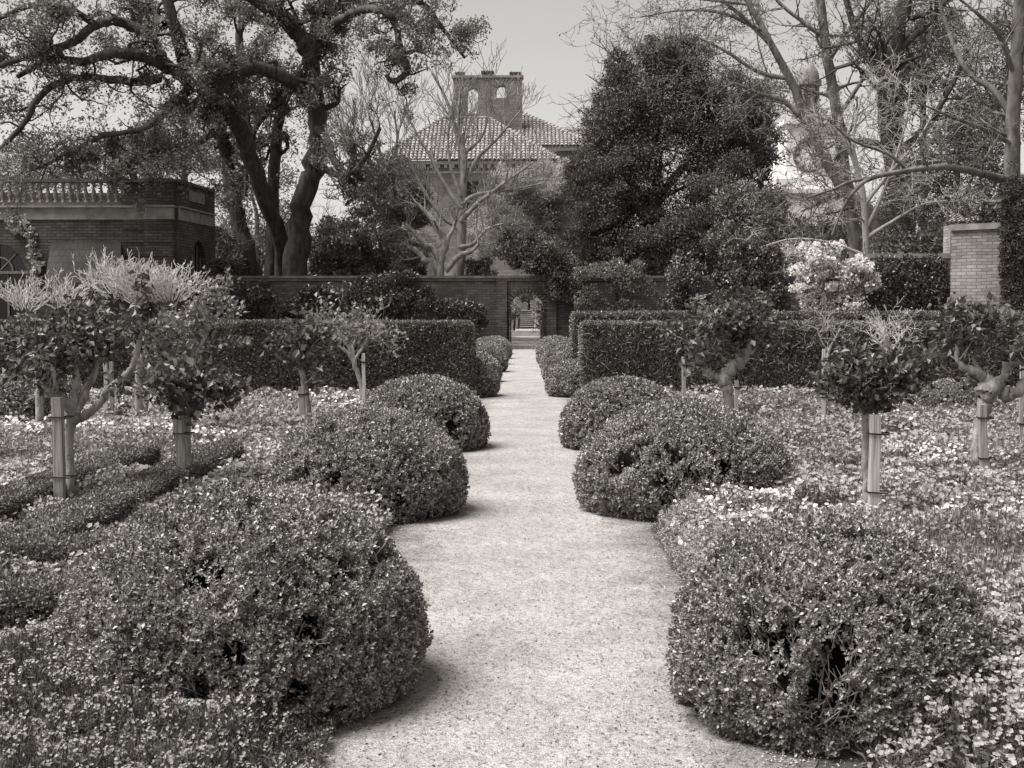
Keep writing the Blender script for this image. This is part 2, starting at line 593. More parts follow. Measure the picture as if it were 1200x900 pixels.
def make_dome(r, h, seed, nsp, L, nleaf=8, holes=.0, lump=.045, twigs=400, sprig=.03, under=.15, pits=()):
    """returns (foliage MB, core MB, twig MB) about the origin"""
    rng = np.random.default_rng(seed)
    p, nr, disp = dome_points(rng, nsp, r, h, seed, lump, under)
    depth = rng.random(nsp) ** 1.5 * (.085 if L < .022 else .06)
    hole = np.zeros(nsp)
    if holes:
        hn = vnoise(p * 5.0 + 31 * seed, seed + 9) + .35 * vnoise(p * 13 + 5, seed + 2)
        low = np.clip(1.15 - p[:, 2] / h, .15, 1)
        hole = np.clip((hn - (.62 - holes * low)) * 4, 0, 1)
        keep = rng.random(nsp) > hole * .97
        p, nr, disp, depth, hole = p[keep], nr[keep], disp[keep], depth[keep], hole[keep]
    for c, rad in pits:
        dd = np.linalg.norm((p - c) * np.array([1, 1, .8]), axis=1) + .035 * vnoise(p * 16, seed + 7)
        ok = (dd > rad) | (rng.random(len(p)) < .1)
        p, nr, disp, depth, hole = p[ok], nr[ok], disp[ok], depth[ok], hole[ok]
    pos = p + nr * (disp - depth - hole * .1)[:, None]
    K = len(pos)
    out = nr * .85 + np.array([0, 0, .5]) + rng.normal(size=(K, 3)) * .42
    fol = MB()
    sprigs(fol, pos, out, rng, nleaf, L, L * .62, sprig)
    # ragged shoots that stick out of the clipped surface
    k2 = rng.choice(K, max(6, K // 45), replace=False)
    sprigs(fol, pos[k2] + nr[k2] * .015, nr[k2] * .5 + np.array([0, 0, 1.]) + rng.normal(size=(len(k2), 3)) * .3, rng, nleaf, L, L * .45, sprig * 1.25)
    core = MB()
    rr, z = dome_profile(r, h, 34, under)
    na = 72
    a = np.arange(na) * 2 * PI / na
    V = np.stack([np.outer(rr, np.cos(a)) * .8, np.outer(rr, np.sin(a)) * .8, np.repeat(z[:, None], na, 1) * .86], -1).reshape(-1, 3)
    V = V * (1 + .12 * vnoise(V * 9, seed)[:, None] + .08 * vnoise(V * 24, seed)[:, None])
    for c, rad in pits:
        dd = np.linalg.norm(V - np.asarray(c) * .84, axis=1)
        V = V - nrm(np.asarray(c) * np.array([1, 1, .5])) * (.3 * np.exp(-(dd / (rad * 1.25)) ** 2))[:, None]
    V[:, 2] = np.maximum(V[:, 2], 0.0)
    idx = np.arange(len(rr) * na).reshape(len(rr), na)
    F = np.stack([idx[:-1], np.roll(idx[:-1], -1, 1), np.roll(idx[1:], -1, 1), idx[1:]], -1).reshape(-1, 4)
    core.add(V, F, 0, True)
    # sparse leaves and stems of the shaded interior
    ki = nsp // 7
    p, nr, disp = dome_points(rng, ki, r, h, seed + 50, lump, under)
    ok = np.ones(ki, bool)
    for c, rad in pits:
        ok &= (np.linalg.norm(p - c, axis=1) > rad * .95) | (rng.random(ki) < .15)
    p, nr = p[ok], nr[ok]
    ki = len(p)
    p = p * (1 - .07 - .2 * rng.random((ki, 1)))
    sprigs(fol, p, nr + rng.normal(size=(ki, 3)) * .8 + np.array([0, 0, .4]), rng, 5, L * 1.2, L * .6, sprig * 1.2)
    tw = MB()
    if twigs:
        ks = twigs // 6
        p, nr, disp = dome_points(rng, ks, r * .95, h * .95, seed + 60, lump, under)
        a0 = p * np.array([.35, .35, .12])
        a1 = p * np.array([.75, .75, .6]) + rng.normal(size=(ks, 3)) * .03
        a2 = p + rng.normal(size=(ks, 3)) * .02
        am = (a0 + a1) / 2 + rng.normal(size=(ks, 3)) * .035
        an = (a1 + a2) / 2 + rng.normal(size=(ks, 3)) * .022
        for u0, u1, q0_, q1_ in ((a0, am, .007, .0055), (am, a1, .0055, .0045), (a1, an, .0045, .003), (an, a2, .003, .0018)):
            tw.sticks(u0, u1, q0_, q1_, 5)
        p, nr, disp = dome_points(rng, twigs, r, h, seed, lump, under)
        lowz = p[:, 2] < h * (.35 + .5 * rng.random(twigs))
        p, nr, disp = p[lowz], nr[lowz], disp[lowz]
        twigs = len(p)
        base = p + nr * (disp - .1)[:, None]
        d1 = nrm(nr * .3 + np.array([0, 0, .9]) + rng.normal(size=(twigs, 3)) * .35)
        mid = base + d1 * (.03 + .035 * rng.random((twigs, 1))) + nr * .03
        d2 = nrm(d1 + nr * .5 + rng.normal(size=(twigs, 3)) * .35)
        end = mid + d2 * (.02 + .035 * rng.random((twigs, 1)))
        tr = .0013 + .0018 * rng.random(twigs) ** 2
        tw.sticks(base, mid, tr * 1.3, tr, 4)
        tw.sticks(mid, end, tr, tr * .6, 4)
        d3 = nrm(d1 - nr * .1 + rng.normal(size=(twigs, 3)) * .6)
        tw.sticks(mid, mid + d3 * .045, tr * .8, tr * .5, 3)
    return fol, core, tw


def dome_thing(loc, parts, label, group, scale=1.0, rot=0, meshes=None):
    e = empty('boxwood_dome', (loc[0], loc[1], 0), label, 'clipped shrub', group)
    e.rotation_euler = (0, 0, rot)
    e.scale = (scale, scale, scale)
    if meshes is None:
        names, mats = ('foliage', 'core', 'twigs'), (M['box'], M['core'], M['twig'])
        meshes = []
        for nme, mb, mt in zip(names, parts, mats):
            if mb.n:
                o = mb.build(nme, mt, e, origin=(0, 0, 0))
                meshes.append((nme, o.data))
    else:
        for nme, me in meshes:
            o = bpy.data.objects.new(nme, me)
            COL.objects.link(o)
            o.parent = e
    return meshes


GD = 'clipped boxwood domes lining the gravel path'
domes = []          # (x, y, r) footprints to keep clear of flowers
near = [
    (282, 5.36, .77, .87, 11, 36000, .0165, .15, 'largest boxwood dome, nearest on the left edge of the path'),
    (978, 5.08, .635, .80, 12, 27000, .0165, .3, 'ragged boxwood dome with dark holes and bare stems, nearest on the right'),
    (432, 10.3, .79, .85, 13, 17000, .02, .22, 'second boxwood dome on the left of the path, behind the largest one'),
    (802, 10.5, .89, .885, 14, 20000, .02, .38, 'broad boxwood dome, second on the right of the path'),
    (495, 15.3, .79, .855, 15, 9000, .027, .12, 'third boxwood dome on the left, in front of the long hedge end'),
    (729, 15.35, .74, .84, 16, 8500, .027, .12, 'third boxwood dome on the right, in front of the hedge corner'),
]
PITS = {11: [(235, 662, .085), (365, 742, .06), (272, 768, .045), (412, 668, .05), (205, 640, .04), (350, 815, .05)],
        12: [(882, 745, .09), (925, 738, .05), (988, 765, .085), (975, 830, .125), (908, 778, .08), (945, 700, .04), (1060, 730, .04)],
        14: [(742, 540, .06), (768, 560, .05), (850, 545, .06), (810, 585, .05)], 13: [(390, 560, .05), (470, 590, .05)]}


def surf(px, py, x0, Zc, r, h):
    rr, zz = dome_profile(r, h, 80, .14)
    for Y in np.linspace(Zc - r * 1.02, Zc, 200):
        q = P(px, py, Y) - np.array([x0, Zc, 0])
        if 0 <= q[2] <= h and math.hypot(q[0], q[1]) < np.interp(q[2], zz, rr):
            return q
    return P(px, py, Zc - r * .8) - np.array([x0, Zc, 0])


for px, Zc, r, h, seed, ns, L, holes, lab in near:
    x = X(px, Zc)
    pits = [(surf(a, b, x, Zc, r, h), c) for a, b, c in PITS.get(seed, [])]
    parts = make_dome(r, h, seed, ns, L, holes=holes, twigs=int((1300 if seed == 12 else 700) * (5.4 / Zc) ** .4), lump=.05 if Zc < 12 else .03, under=.1, pits=pits)
    dome_thing((x, Zc), parts, lab, GD)
    domes.append((x, Zc, r))
far_parts = make_dome(.76, .75, 21, 6500, .034, nleaf=6, twigs=0, lump=.03)
fm = None
ordn = ['fourth', 'fifth', 'sixth', 'seventh', 'eighth', 'ninth']
rngd = np.random.default_rng(5)
for k in range(6):
    Zc = 24.95 + 5.25 * k
    for s, nm in ((-1, 'left'), (1, 'right')):
        x = (-1.32 if s < 0 else 1.12) + rngd.uniform(-.03, .03)
        lab = '%s boxwood dome from the camera on the %s of the path%s' % (ordn[k], nm, (', beside the hedge end' if k == 0 else ', nearest the gate' if k == 5 else ''))
        fm = dome_thing((x, Zc), far_parts, lab, GD, 1 + rngd.uniform(-.04, .05), rngd.uniform(0, 6), fm)
for px, Zc, sc_, lab in [(8, 17.6, 1.0, 'boxwood dome at the far left edge of the flower bed, nearer of two'),
                         (45, 20.2, .95, 'boxwood dome at the left behind another dome, in front of the hedge'),
                         (1122, 19.8, .8, 'small boxwood dome at the right rising from white flowers before the hedge')]:
    x = X(px, Zc)
    dome_thing((x, Zc), far_parts, lab, 'boxwood domes out in the flower beds', sc_, rngd.uniform(0, 6), fm)
    domes.append((x, Zc, .72 * sc_))


# ------------------------------------------------------------------ clipped hedges
def hedge(name, x0, x1, y0, y1, h, n, L, label, cat='hedge', faces='ftes', mat=None, twign=0, rough=.014, seed=1, group=None):
    rng = np.random.default_rng(seed)
    e = empty(name, ((x0 + x1) / 2, (y0 + y1) / 2, 0), label, cat, group)
    A = {'f': (x1 - x0) * h, 't': (x1 - x0) * (y1 - y0), 'e': (y1 - y0) * h, 's': (y1 - y0) * h}
    tot = sum(A[c] for c in faces)
    P_, N_ = [], []
    for c in faces:
        k = int(n * A[c] / tot)
        u, v = rng.random(k), rng.random(k)
        if c == 'f':
            p = np.stack([x0 + u * (x1 - x0), np.full(k, y0), v * h], 1)
            nn = (0, -1, 0)
        elif c == 't':
            p = np.stack([x0 + u * (x1 - x0), y0 + v * (y1 - y0), np.full(k, h)], 1)
            nn = (0, 0, 1)
        elif c == 'e':
            p = np.stack([np.full(k, x1), y0 + u * (y1 - y0), v * h], 1)
            nn = (1, 0, 0)
        else:
            p = np.stack([np.full(k, x0), y0 + u * (y1 - y0), v * h], 1)
            nn = (-1, 0, 0)
        P_.append(p)
        N_.append(np.tile(np.array(nn, float), (k, 1)))
    p, nr = np.concatenate(P_), np.concatenate(N_)
    # round the edges a little
    c0 = np.array([(x0 + x1) / 2, (y0 + y1) / 2, h / 2])
    hw = np.array([(x1 - x0) / 2, (y1 - y0) / 2, h / 2])
    q = np.abs(p - c0)
    er = min(.1, h * .2)
    ex = np.clip(q - (hw - er), 0, None)
    ln = np.linalg.norm(ex, axis=1)
    over = np.clip(ln - er, 0, None)
    p = p - np.sign(p - c0) * ex * (over / (ln + 1e-9))[:, None]
    disp = rough * vnoise(p * 1.3, seed) + rough * .8 * vnoise(p * 4, seed + 1) - rng.random(len(p)) ** 2 * .05 * min(1, h)
    pos = p + nr * disp[:, None]
    out = nr * .9 + np.array([0, 0, .5]) + rng.normal(size=(len(p), 3)) * .45
    fol = MB()
    sprigs(fol, pos, out, rng, 5, L, L * .55, L * 1.3)
    fol.build('foliage', mat or M['hedge'], e)
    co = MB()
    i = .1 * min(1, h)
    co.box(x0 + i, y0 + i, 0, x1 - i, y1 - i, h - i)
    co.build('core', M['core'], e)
    if twign:
        tw = MB()
        u, v = rng.random(twign), rng.random(twign) ** .7
        b = np.stack([x0 + u * (x1 - x0), np.full(twign, y0 + .03), v * h * .97], 1)
        for k in range(3):
            d = nrm(np.stack([rng.normal(size=twign), -.25 * rng.random(twign), rng.normal(size=twign) * .6 + .35], 1))
            e2 = b + d * (.05 + .09 * rng.random((twign, 1)))
            tw.sticks(b, e2, .006, .004, 3)
            b = e2
        tw.build('twigs', M['twig'], e)
    return e


hedge('long_hedge', -12.5, -1.04, 24.0, 25.2, 1.44, 80000, .04, 'long dark flat-topped hedge behind the left flower bed', seed=31, twign=120)
hedge('long_hedge', 1.06, 10.5, 24.0, 25.3, 1.42, 70000, .04, 'front flat-topped hedge with bare twigs behind the right flower bed', seed=32, faces='ftes', twign=1200, rough=.02)
hedge('long_hedge', 1.0, 14, 27.4, 28.5, 1.62, 34000, .045, 'rear flat-topped hedge showing just above the front right hedge', seed=33)
GP = 'knee-high clipped edging hedges in the left flower bed'
lows = [(-3.05, -2.7, 7.12, 12.2), (-4.6, -2.3, 6.7, 7.1), (-4.6, -2.0, 5.6, 6.0), (-3.8, -3.45, 7.5, 12.0)]
for (a, b, c, d), n, lab in zip(lows, (16000, 9000, 9000, 14000), ('low clipped edging hedge running away through the left flowers, nearer the path', 'low clipped cross hedge with dark face behind the largest dome',
                                'front low cross hedge at the left edge above the small flowers', 'outer low edging hedge running away beside the thick square post')):
    hedge('low_hedge', a, b, c, d, .37, n * 2, .018, lab, cat='low hedge', seed=int(n / 100 + a * 10), faces='ftes', rough=.01, group=GP)


# ------------------------------------------------------------------ flower beds
def clear_mask(x, y, extra=0.0):
    ok = np.ones(len(x), bool)
    for dx, dy, r in domes:
        ok &= (x - dx) ** 2 + (y - dy) ** 2 > (r * .93 + extra) ** 2
    for a, b, c, d in lows:
        ok &= ~((x > a - .02) & (x < b + .02) & (y > c - .02) & (y < d + .02))
    return ok


def bed_height(x, y, seed):
    q = np.stack([x * .9, y * .9, np.full(len(x), seed * 1.7)], 1)
    return (.25 if x.mean() > 0 else .23) + .1 * vnoise(q, seed) + .09 * vnoise(q * 3.7, seed + 1) + .05 * vnoise(q * 9, seed + 2)


def make_bed(side, seed, nl, nf, label):
    rng = np.random.default_rng(seed)
    mb = MB()

    def sample(n):
        u = rng.random(n)
        y = 5.4 * (22.3 / 5.4) ** u if side > 0 else 6.2 * (22.3 / 6.2) ** u
        half = .44 * y + 1.2
        x = 1.0 + rng.random(n) * half
        x = side * x
        edge = .93 + .14 * vnoise(np.stack([y * 1.9, y * 0, y * 0], 1), seed + 3)
        ok = clear_mask(x, y) & (np.abs(x) > edge)
        return x[ok], y[ok]
    x, y = sample(nl)
    h = bed_height(x, y, seed)
    lowedge = np.clip((np.abs(x) - .9) / .35, .35, 1)
    h = h * lowedge
    z = h * (.25 + .75 * rng.random(len(x)) ** .6)
    sc = (np.maximum(y, 7) / 8) ** .5
    pos = np.stack([x, y, z], 1)
    d = rdir(rng, len(x)) + np.array([0, 0, .35])
    up = rng.normal(size=(len(x), 3)) * .6 + np.array([0, -.1, 1])
    L = (.018 + .026 * rng.random(len(x))) * sc
    mb.leaves(pos, d, up, L, L * .62, fold=.15, m=0)
    # thin stems
    k = rng.choice(len(x), len(x) // 14, replace=False)
    b = np.stack([x[k], y[k], z[k] * .3], 1)
    t = np.stack([x[k] + rng.normal(size=len(k)) * .03, y[k] + rng.normal(size=len(k)) * .03, h[k] * 1.12], 1)
    mb.sticks(b, t, .0028 * sc[k], .002 * sc[k], 3, 0)
    # flowers: five petals each
    x, y = sample(nf)
    q = np.stack([x * .55, y * .55, np.full(len(x), 4.)], 1)
    patch = vnoise(q, seed + 11) + .4 * vnoise(q * 3, seed + 12)
    keep = rng.random(len(x)) < np.clip(.45 + patch, .07, 1)
    x, y, patch = x[keep], y[keep], patch[keep]
    h = bed_height(x, y, seed) * np.clip((np.abs(x) - .85) / .35, .4, 1)
    sc = (np.maximum(y, 6) / 8) ** .5
    c = np.stack([x, y, h * (.93 + .2 * rng.random(len(x)))], 1)
    face = nrm(np.array([0, -.35, .9]) + rng.normal(size=(len(x), 3)) * .5)
    wn = vnoise(np.stack([x * .9, y * .9, x * 0 + 8], 1), seed + 21)
    isw = ((wn > .33) & (rng.random(len(x)) < .4)) | (rng.random(len(x)) < .02)
    u = nrm(np.cross(face, rdir(rng, len(x))))
    w = np.cross(face, u)
    size = (.011 + .011 * rng.random(len(x))) * sc
    for j in range(5):
        a = j * 2 * PI / 5
        dd = math.cos(a) * u + math.sin(a) * w + face * .25
        mb.leaves(c, dd, face, size, size * .95, fold=.05, m=np.where(isw, 2, 1), wide=.62)
    o = mb.build('flower_bed', [M['bed'], M['petal'], M['white']])
    tag(o, label, 'flower bed', None, 'stuff')
    return o


make_bed(-1, 51, 380000, 80000, 'mixed flowers and leaves filling the left bed between domes and hedge')
make_bed(1, 52, 380000, 64000, 'dense pale flowers filling the right bed with white clusters')


def small_flowers(name, x0, x1, y0, y1, nl, nf, hh, seed, lf, fsz, mats, label, clump=2.0, tall=.1, shear=0.0):
    rng = np.random.default_rng(seed)
    mb = MB()

    def sample(n):
        x = rng.uniform(x0, x1, n)
        y = rng.uniform(y0, y1, n)
        x = x + shear * (y - y0)
        ok = np.ones(n, bool)
        for dx, dy, r in domes:
            ok &= (x - dx) ** 2 + (y - dy) ** 2 > (r * .9) ** 2
        for a, b, c, d in lows:
            ok &= ~((x > a) & (x < b) & (y > c) & (y < d))
        return x[ok], y[ok]

    def H(x, y):
        q = np.stack([x * clump, y * clump, x * 0 + seed], 1)
        e = np.clip((y - y0) / .3, .3, 1) * np.clip((x1 + shear * (y - y0) - x) / .3, .25, 1) * np.clip((x + .04 - (x0 + shear * (y - y0))) / .34, .12, 1)
        return (hh + tall * vnoise(q, seed) + tall * .5 * vnoise(q * 3, seed + 1)) * e
    x, y = sample(nl)
    h = H(x, y)
    z = h * rng.random(len(x)) ** .5
    d = rdir(rng, len(x)) + np.array([0, 0, .5])
    L = lf * (.6 + .9 * rng.random(len(x)))
    mb.leaves(np.stack([x, y, z], 1), d, rng.normal(size=(len(x), 3)) * .6 + np.array([0, 0, 1.]), L, L * .42, fold=.15, m=0)
    k = rng.choice(len(x), len(x) // 10, replace=False)
    b = np.stack([x[k], y[k], z[k] * .2], 1)
    t = np.stack([x[k] + rng.normal(size=len(k)) * .03, y[k] + rng.normal(size=len(k)) * .03, h[k] * 1.1], 1)
    mb.sticks(b, t, .0016, .0011, 3, 0)
    x, y = sample(nf)
    h = H(x, y)
    # heads: clusters of small florets at the stem tops
    K = len(x)
    nfl = 5
    cx = np.stack([x, y, h * (1.02 + .15 * rng.random(K))], 1)
    c = (cx[:, None] + rng.normal(size=(K, nfl, 3)) * fsz * 1.3).reshape(-1, 3)
    face = nrm(np.array([0, -.3, .9]) + rng.normal(size=(len(c), 3)) * .55)
    u = nrm(np.cross(face, rdir(rng, len(c))))
    w = np.cross(face, u)
    s = fsz * (.7 + .6 * rng.random(len(c)))
    for j in range(5):
        a = j * 2 * PI / 5
        mb.leaves(c, math.cos(a) * u + math.sin(a) * w + face * .2, face, s, s * .9, fold=.05, m=1, wide=.62)
    o = mb.build(name, mats)
    tag(o, label, 'flowers', None, 'stuff')


small_flowers('small_wildflowers', -2.8, -.72, 2.9, 5.6, 110000, 2300, .27, 61, .022, .0055, [M['small'], M['petal']],
              'fine small-flowered plants filling the left foreground at the largest dome foot')
small_flowers('stock_flowers', 1.2, 3.4, 3.2, 5.6, 60000, 2300, .32, 62, .03, .0105, [M['small'], M['petal']],
              'larger pale flower heads in the right foreground corner', tall=.08)
small_flowers('small_wildflowers', .92, 1.5, 6.0, 9.4, 30000, 1500, .26, 63, .022, .006, [M['bed'], M['petal']],
              'pale low flowers spilling onto the path edge between the first two right domes', tall=.05)

# litter on the gravel
rng = np.random.default_rng(70)
mb = MB()
n = 8500
yy = 3.2 * (24 / 3.2) ** rng.random(n)
xx = rng.uniform(-1.5, 1.5, n)
near_edge = np.abs(xx) > .55
near_d = np.zeros(n, bool)
for dx, dy, r in domes:
    near_d |= (xx - dx) ** 2 + (yy - dy) ** 2 < (r + .16 + .25 * rng.random(n)) ** 2
keep = near_d | (rng.random(n) < .12 + .35 * near_edge)
xx, yy = xx[keep], yy[keep]
pos = np.stack([xx, yy, np.full(len(xx), .011)], 1)
mb.leaves(pos, rdir(rng, len(xx)) * np.array([1, 1, .12]), np.array([[0, 0, 1.]]) + rng.normal(size=(len(xx), 3)) * .3, .008 + .012 * rng.random(len(xx)), .007 + .004 * rng.random(len(xx)), fold=.2)
tag(mb.build('leaf_litter', M['litter']), 'tiny fallen leaves scattered on the gravel by the domes', 'leaf litter', None, 'stuff')


mb = MB()
n = 16000
yy = 3.4 * (20 / 3.4) ** rng.random(n)
sd2 = rng.choice([-1, 1], n)
xx = np.where(rng.random(n) < .35, rng.uniform(-1, 1, n), sd2 * (.98 + rng.normal(size=n) * .12))
ok = np.ones(n, bool)
for dx, dy, r in domes:
    ok &= (xx - dx) ** 2 + (yy - dy) ** 2 > (r * .8) ** 2
xx, yy = xx[ok], yy[ok]
n = len(xx)
sz = (.0025 + .0045 * rng.random(n) ** 2)
o8 = np.array([(1, 0, 0), (0, 1, 0), (-1, 0, 0), (0, -1, 0), (0, 0, .8), (0, 0, -.6)], float)
V = np.stack([xx, yy, .009 + sz * .4], 1)[:, None] + o8[None] * sz[:, None, None] * (.7 + .6 * rng.random((n, 6, 1)))
b = (np.arange(n) * 6)[:, None]
F = np.concatenate([np.concatenate([b + i, b + (i + 1) % 4, b + t], 1) for i in range(4) for t in (4, 5)])
mb.add(V.reshape(-1, 3), F)
tag(mb.build('loose_stones', leafmat('loose stone', .16, .5, rough=.9, spec=.2, trans=0)), 'loose small stones strewn on the gravel and along its edges', 'gravel', None, 'stuff')


# ------------------------------------------------------------------ branches
def catmull(pts, k=5):
    pts = np.asarray(pts, float)
    q = np.vstack([2 * pts[0] - pts[1], pts, 2 * pts[-1] - pts[-2]])
    out = []
    for i in range(1, len(q) - 2):
        for j in range(k):
            t = j / k
            out.append(.5 * (2 * q[i] + (q[i + 1] - q[i - 1]) * t + (2 * q[i - 1] - 5 * q[i] + 4 * q[i + 1] - q[i + 2]) * t * t + (3 * q[i] - q[i - 1] - 3 * q[i + 1] + q[i + 2]) * t ** 3))
    out.append(q[-2])
    return np.array(out)


def limb(mb, pts, Y, rng, sides=9, m=0, lump=.16, k=5, jit=.0):
    """pts: (px, py, radius px[, dY]) -> 3-D polyline with radii, tubed into mb"""
    A = np.array([np.append(P(p[0], p[1], Y + (p[3] if len(p) > 3 else 0)), p[2] * Y / FPX) for p in pts])
    C = catmull(A, k)
    pos, rad = C[:, :3], np.clip(C[:, 3], .002, None)
    if jit:
        pos[1:-1] += rng.normal(size=(len(pos) - 2, 3)) * jit * rad[1:-1, None]
    mb.tube(pos, rad, sides, m, lump=lump, rng=rng)
    return pos, rad


class Tw:
    def __init__(self):
        self.a, self.b, self.ra, self.rb = [], [], [], []
        self.tips, self.dirs = [], []

    def flush(self, mb, sides=4, m=0):
        mb.sticks(np.array(self.a), np.array(self.b), np.array(self.ra), np.array(self.rb), sides, m)


def grow(tw, p, d, L, r, lev, rng, wob=.35, up=.1, nseg=4, kids=3, ratio=.6, spread=.9, minr=.003, tip_lev=0, droop=0):
    q = p.copy()
    path = [q.copy()]
    rs = [r]
    for i in range(nseg):
        d = d + rng.normal(size=3) * wob
        d[2] += up - droop * i
        d /= math.sqrt(d @ d)
        q = q + d * (L / nseg)
        path.append(q.copy())
        rs.append(max(minr, r * (1 - .75 * (i + 1) / nseg)))
    for i in range(nseg):
        tw.a.append(path[i]); tw.b.append(path[i + 1]); tw.ra.append(rs[i]); tw.rb.append(rs[i + 1])
    if lev <= tip_lev:
        for i in range(max(1, nseg // 2), nseg + 1):
            tw.tips.append(path[i]); tw.dirs.append(d)
    if lev > 0:
        for k in range(kids):
            f = rng.uniform(.3, 1.0) * nseg
            i = min(int(f), nseg - 1)
            s = path[i] + (path[i + 1] - path[i]) * (f - i)
            t = path[i + 1] - path[i]
            t = t / math.sqrt(t @ t)
            e = rng.normal(size=3)
            e -= t * (e @ t)
            e /= math.sqrt(e @ e)
            grow(tw, s, t * .75 + e * spread, L * ratio * rng.uniform(.7, 1.2), max(minr, rs[i] * .6), lev - 1, rng, wob, up, nseg, kids, ratio, spread, minr, tip_lev, droop)


def sprout(tw, pos, rad, n, L, lev, rng, t0=.25, rr=.45, bias=(0, 0, .3), **kw):
    m = len(pos)
    for k in range(n):
        f = rng.uniform(t0, 1) * (m - 1)
        i = min(int(f), m - 2)
        p = pos[i] + (pos[i + 1] - pos[i]) * (f - i)
        t = nrm(pos[i + 1] - pos[i])
        e = rng.normal(size=3)
        e -= t * (e @ t)
        e = nrm(e)
        d = nrm(t * .5 + e + np.array(bias))
        grow(tw, p, d, L * rng.uniform(.6, 1.2), max(.004, rad[i] * rr), lev, rng, **kw)


def tip_leaves(mb, tips, rng, per, spread, L, asp=.55, m=0, thin=None, droop=0.):
    T = np.array(tips)
    if len(T) == 0:
        return
    T = np.repeat(T, per, 0) + rng.normal(size=(len(T) * per, 3)) * spread
    d = rdir(rng, len(T)) + np.array([0, 0, .2 - droop])
    s = L * (.6 + .8 * rng.random(len(T)))
    mb.leaves(T, d, rng.normal(size=(len(T), 3)) * .7 + np.array([0, 0, 1.]), s, s * asp, fold=.2, m=m)


def blob_leaves(mb, blobs, n, L, rng, seed=1, shell=.45, gap=.0, gscale=1.0, asp=.55, m=0, up=.25, flat=1.0):
    """foliage clumps filling ellipsoids: blobs (centre, (rx, ry, rz))"""
    vol = np.array([(b[1][0] * b[1][2]) ** .85 for b in blobs])
    for (c, r), v in zip(blobs, vol / vol.sum()):
        k = int(n * v)
        d = rdir(rng, k)
        rad = (shell + (1 - shell) * rng.random(k) ** .6)
        lump = 1 + .22 * vnoise(d * 2.2 + seed, seed) + .12 * vnoise(d * 6 + seed, seed + 1)
        p = np.asarray(c) + d * np.asarray(r) * (rad * lump)[:, None]
        g = vnoise(p * gscale / max(.2, min(r)) * 1.6, seed + 3) + .6 * vnoise(p * gscale / max(.2, min(r)) * 4, seed + 4)
        ok = g > -1 + gap
        p, d = p[ok], d[ok]
        s = L * (.55 + .9 * rng.random(len(p)))
        dd = d * .6 + rdir(rng, len(p)) + np.array([0, 0, up])
        mb.leaves(p, dd, d * .8 + rng.normal(size=(len(p), 3)) * .6, s, s * asp, fold=.2, m=m)


def ragged(blobs, rng, k=9, f=(.16, .36), shrink=.88):
    out = []
    for c, r in blobs:
        r = np.asarray(r)
        out.append((c, r * shrink))
        for i in range(k):
            d = nrm(rng.normal(size=3))
            ff = rng.uniform(*f)
            q = np.asarray(c) + d * r * rng.uniform(.72, 1.08)
            m_ = (r[0] + r[2]) / 2
            out.append((q, np.array([m_ * ff * rng.uniform(.8, 1.5), min(r[1], m_) * ff, m_ * ff * rng.uniform(.6, 1.0)])))
    return out


def pblob(px, py, Y, rpx, rpy, rd):
    return (P(px, py, Y), (rpx * Y / FPX, rd, rpy * Y / FPX))


# ------------------------------------------------------------------ walls with openings
def wall_slab(mb, O, A, length, z0, z1, thick, ops=(), m=0, n=14):
    """O: corner (x, y); A: direction along the wall; thickness goes to the left of A.
    ops: (u centre, half width, base z, spring z, rise, round?)"""
    A = np.asarray(A, float) / np.hypot(*A)
    T = np.array([-A[1], A[0]])
    O = np.asarray(O, float)

    def pt(u, t, z):
        q = O + A * u + T * t
        return (q[0], q[1], z)
    cuts = [0, length]
    for (uc, hw, zb, zs, rise, rnd) in ops:
        cuts += list(uc + hw * np.sin(np.linspace(-PI / 2, PI / 2, n)))
    cuts = sorted(set(np.round(cuts, 5)))

    def lohi(op, u):
        uc, hw, zb, zs, rise, rnd = op
        c = math.sqrt(max(0, 1 - ((u - uc) / hw) ** 2))
        hi = zs + rise * c
        lo = (zb + rise * (1 - c)) if rnd else zb
        if rnd:
            lo = zs - rise * c
        return lo, hi
    for a, b in zip(cuts[:-1], cuts[1:]):
        if b - a < 1e-4:
            continue
        mid = (a + b) / 2
        inside = sorted([op for op in ops if abs(mid - op[0]) < op[1]], key=lambda o: o[2])
        za, zb_ = z0, z0
        segs = []
        for op in inside:
            la, ha = lohi(op, a)
            lb, hb = lohi(op, b)
            segs.append((za, zb_, la, lb))
            mb.add([pt(a, 0, ha), pt(b, 0, hb), pt(b, thick, hb), pt(a, thick, ha), pt(a, 0, la), pt(b, 0, lb), pt(b, thick, lb), pt(a, thick, la)],
                   [(0, 1, 2, 3), (4, 5, 6, 7)], m)
            za, zb_ = ha, hb
        segs.append((za, zb_, z1, z1))
        for (pa, pb, qa, qb) in segs:
            for t in (0, thick):
                mb.add([pt(a, t, pa), pt(b, t, pb), pt(b, t, qb), pt(a, t, qa)], [(0, 1, 2, 3)], m)
    for (uc, hw, zb, zs, rise, rnd) in ops:
        if not rnd:
            for u in (uc - hw, uc + hw):
                mb.add([pt(u, 0, zb), pt(u, thick, zb), pt(u, thick, zs), pt(u, 0, zs)], [(0, 1, 2, 3)], m)
    for u in (0, length):
        mb.add([pt(u, 0, z0), pt(u, thick, z0), pt(u, thick, z1), pt(u, 0, z1)], [(0, 1, 2, 3)], m)
    mb.add([pt(0, 0, z1), pt(length, 0, z1), pt(length, thick, z1), pt(0, thick, z1)], [(0, 1, 2, 3)], m)


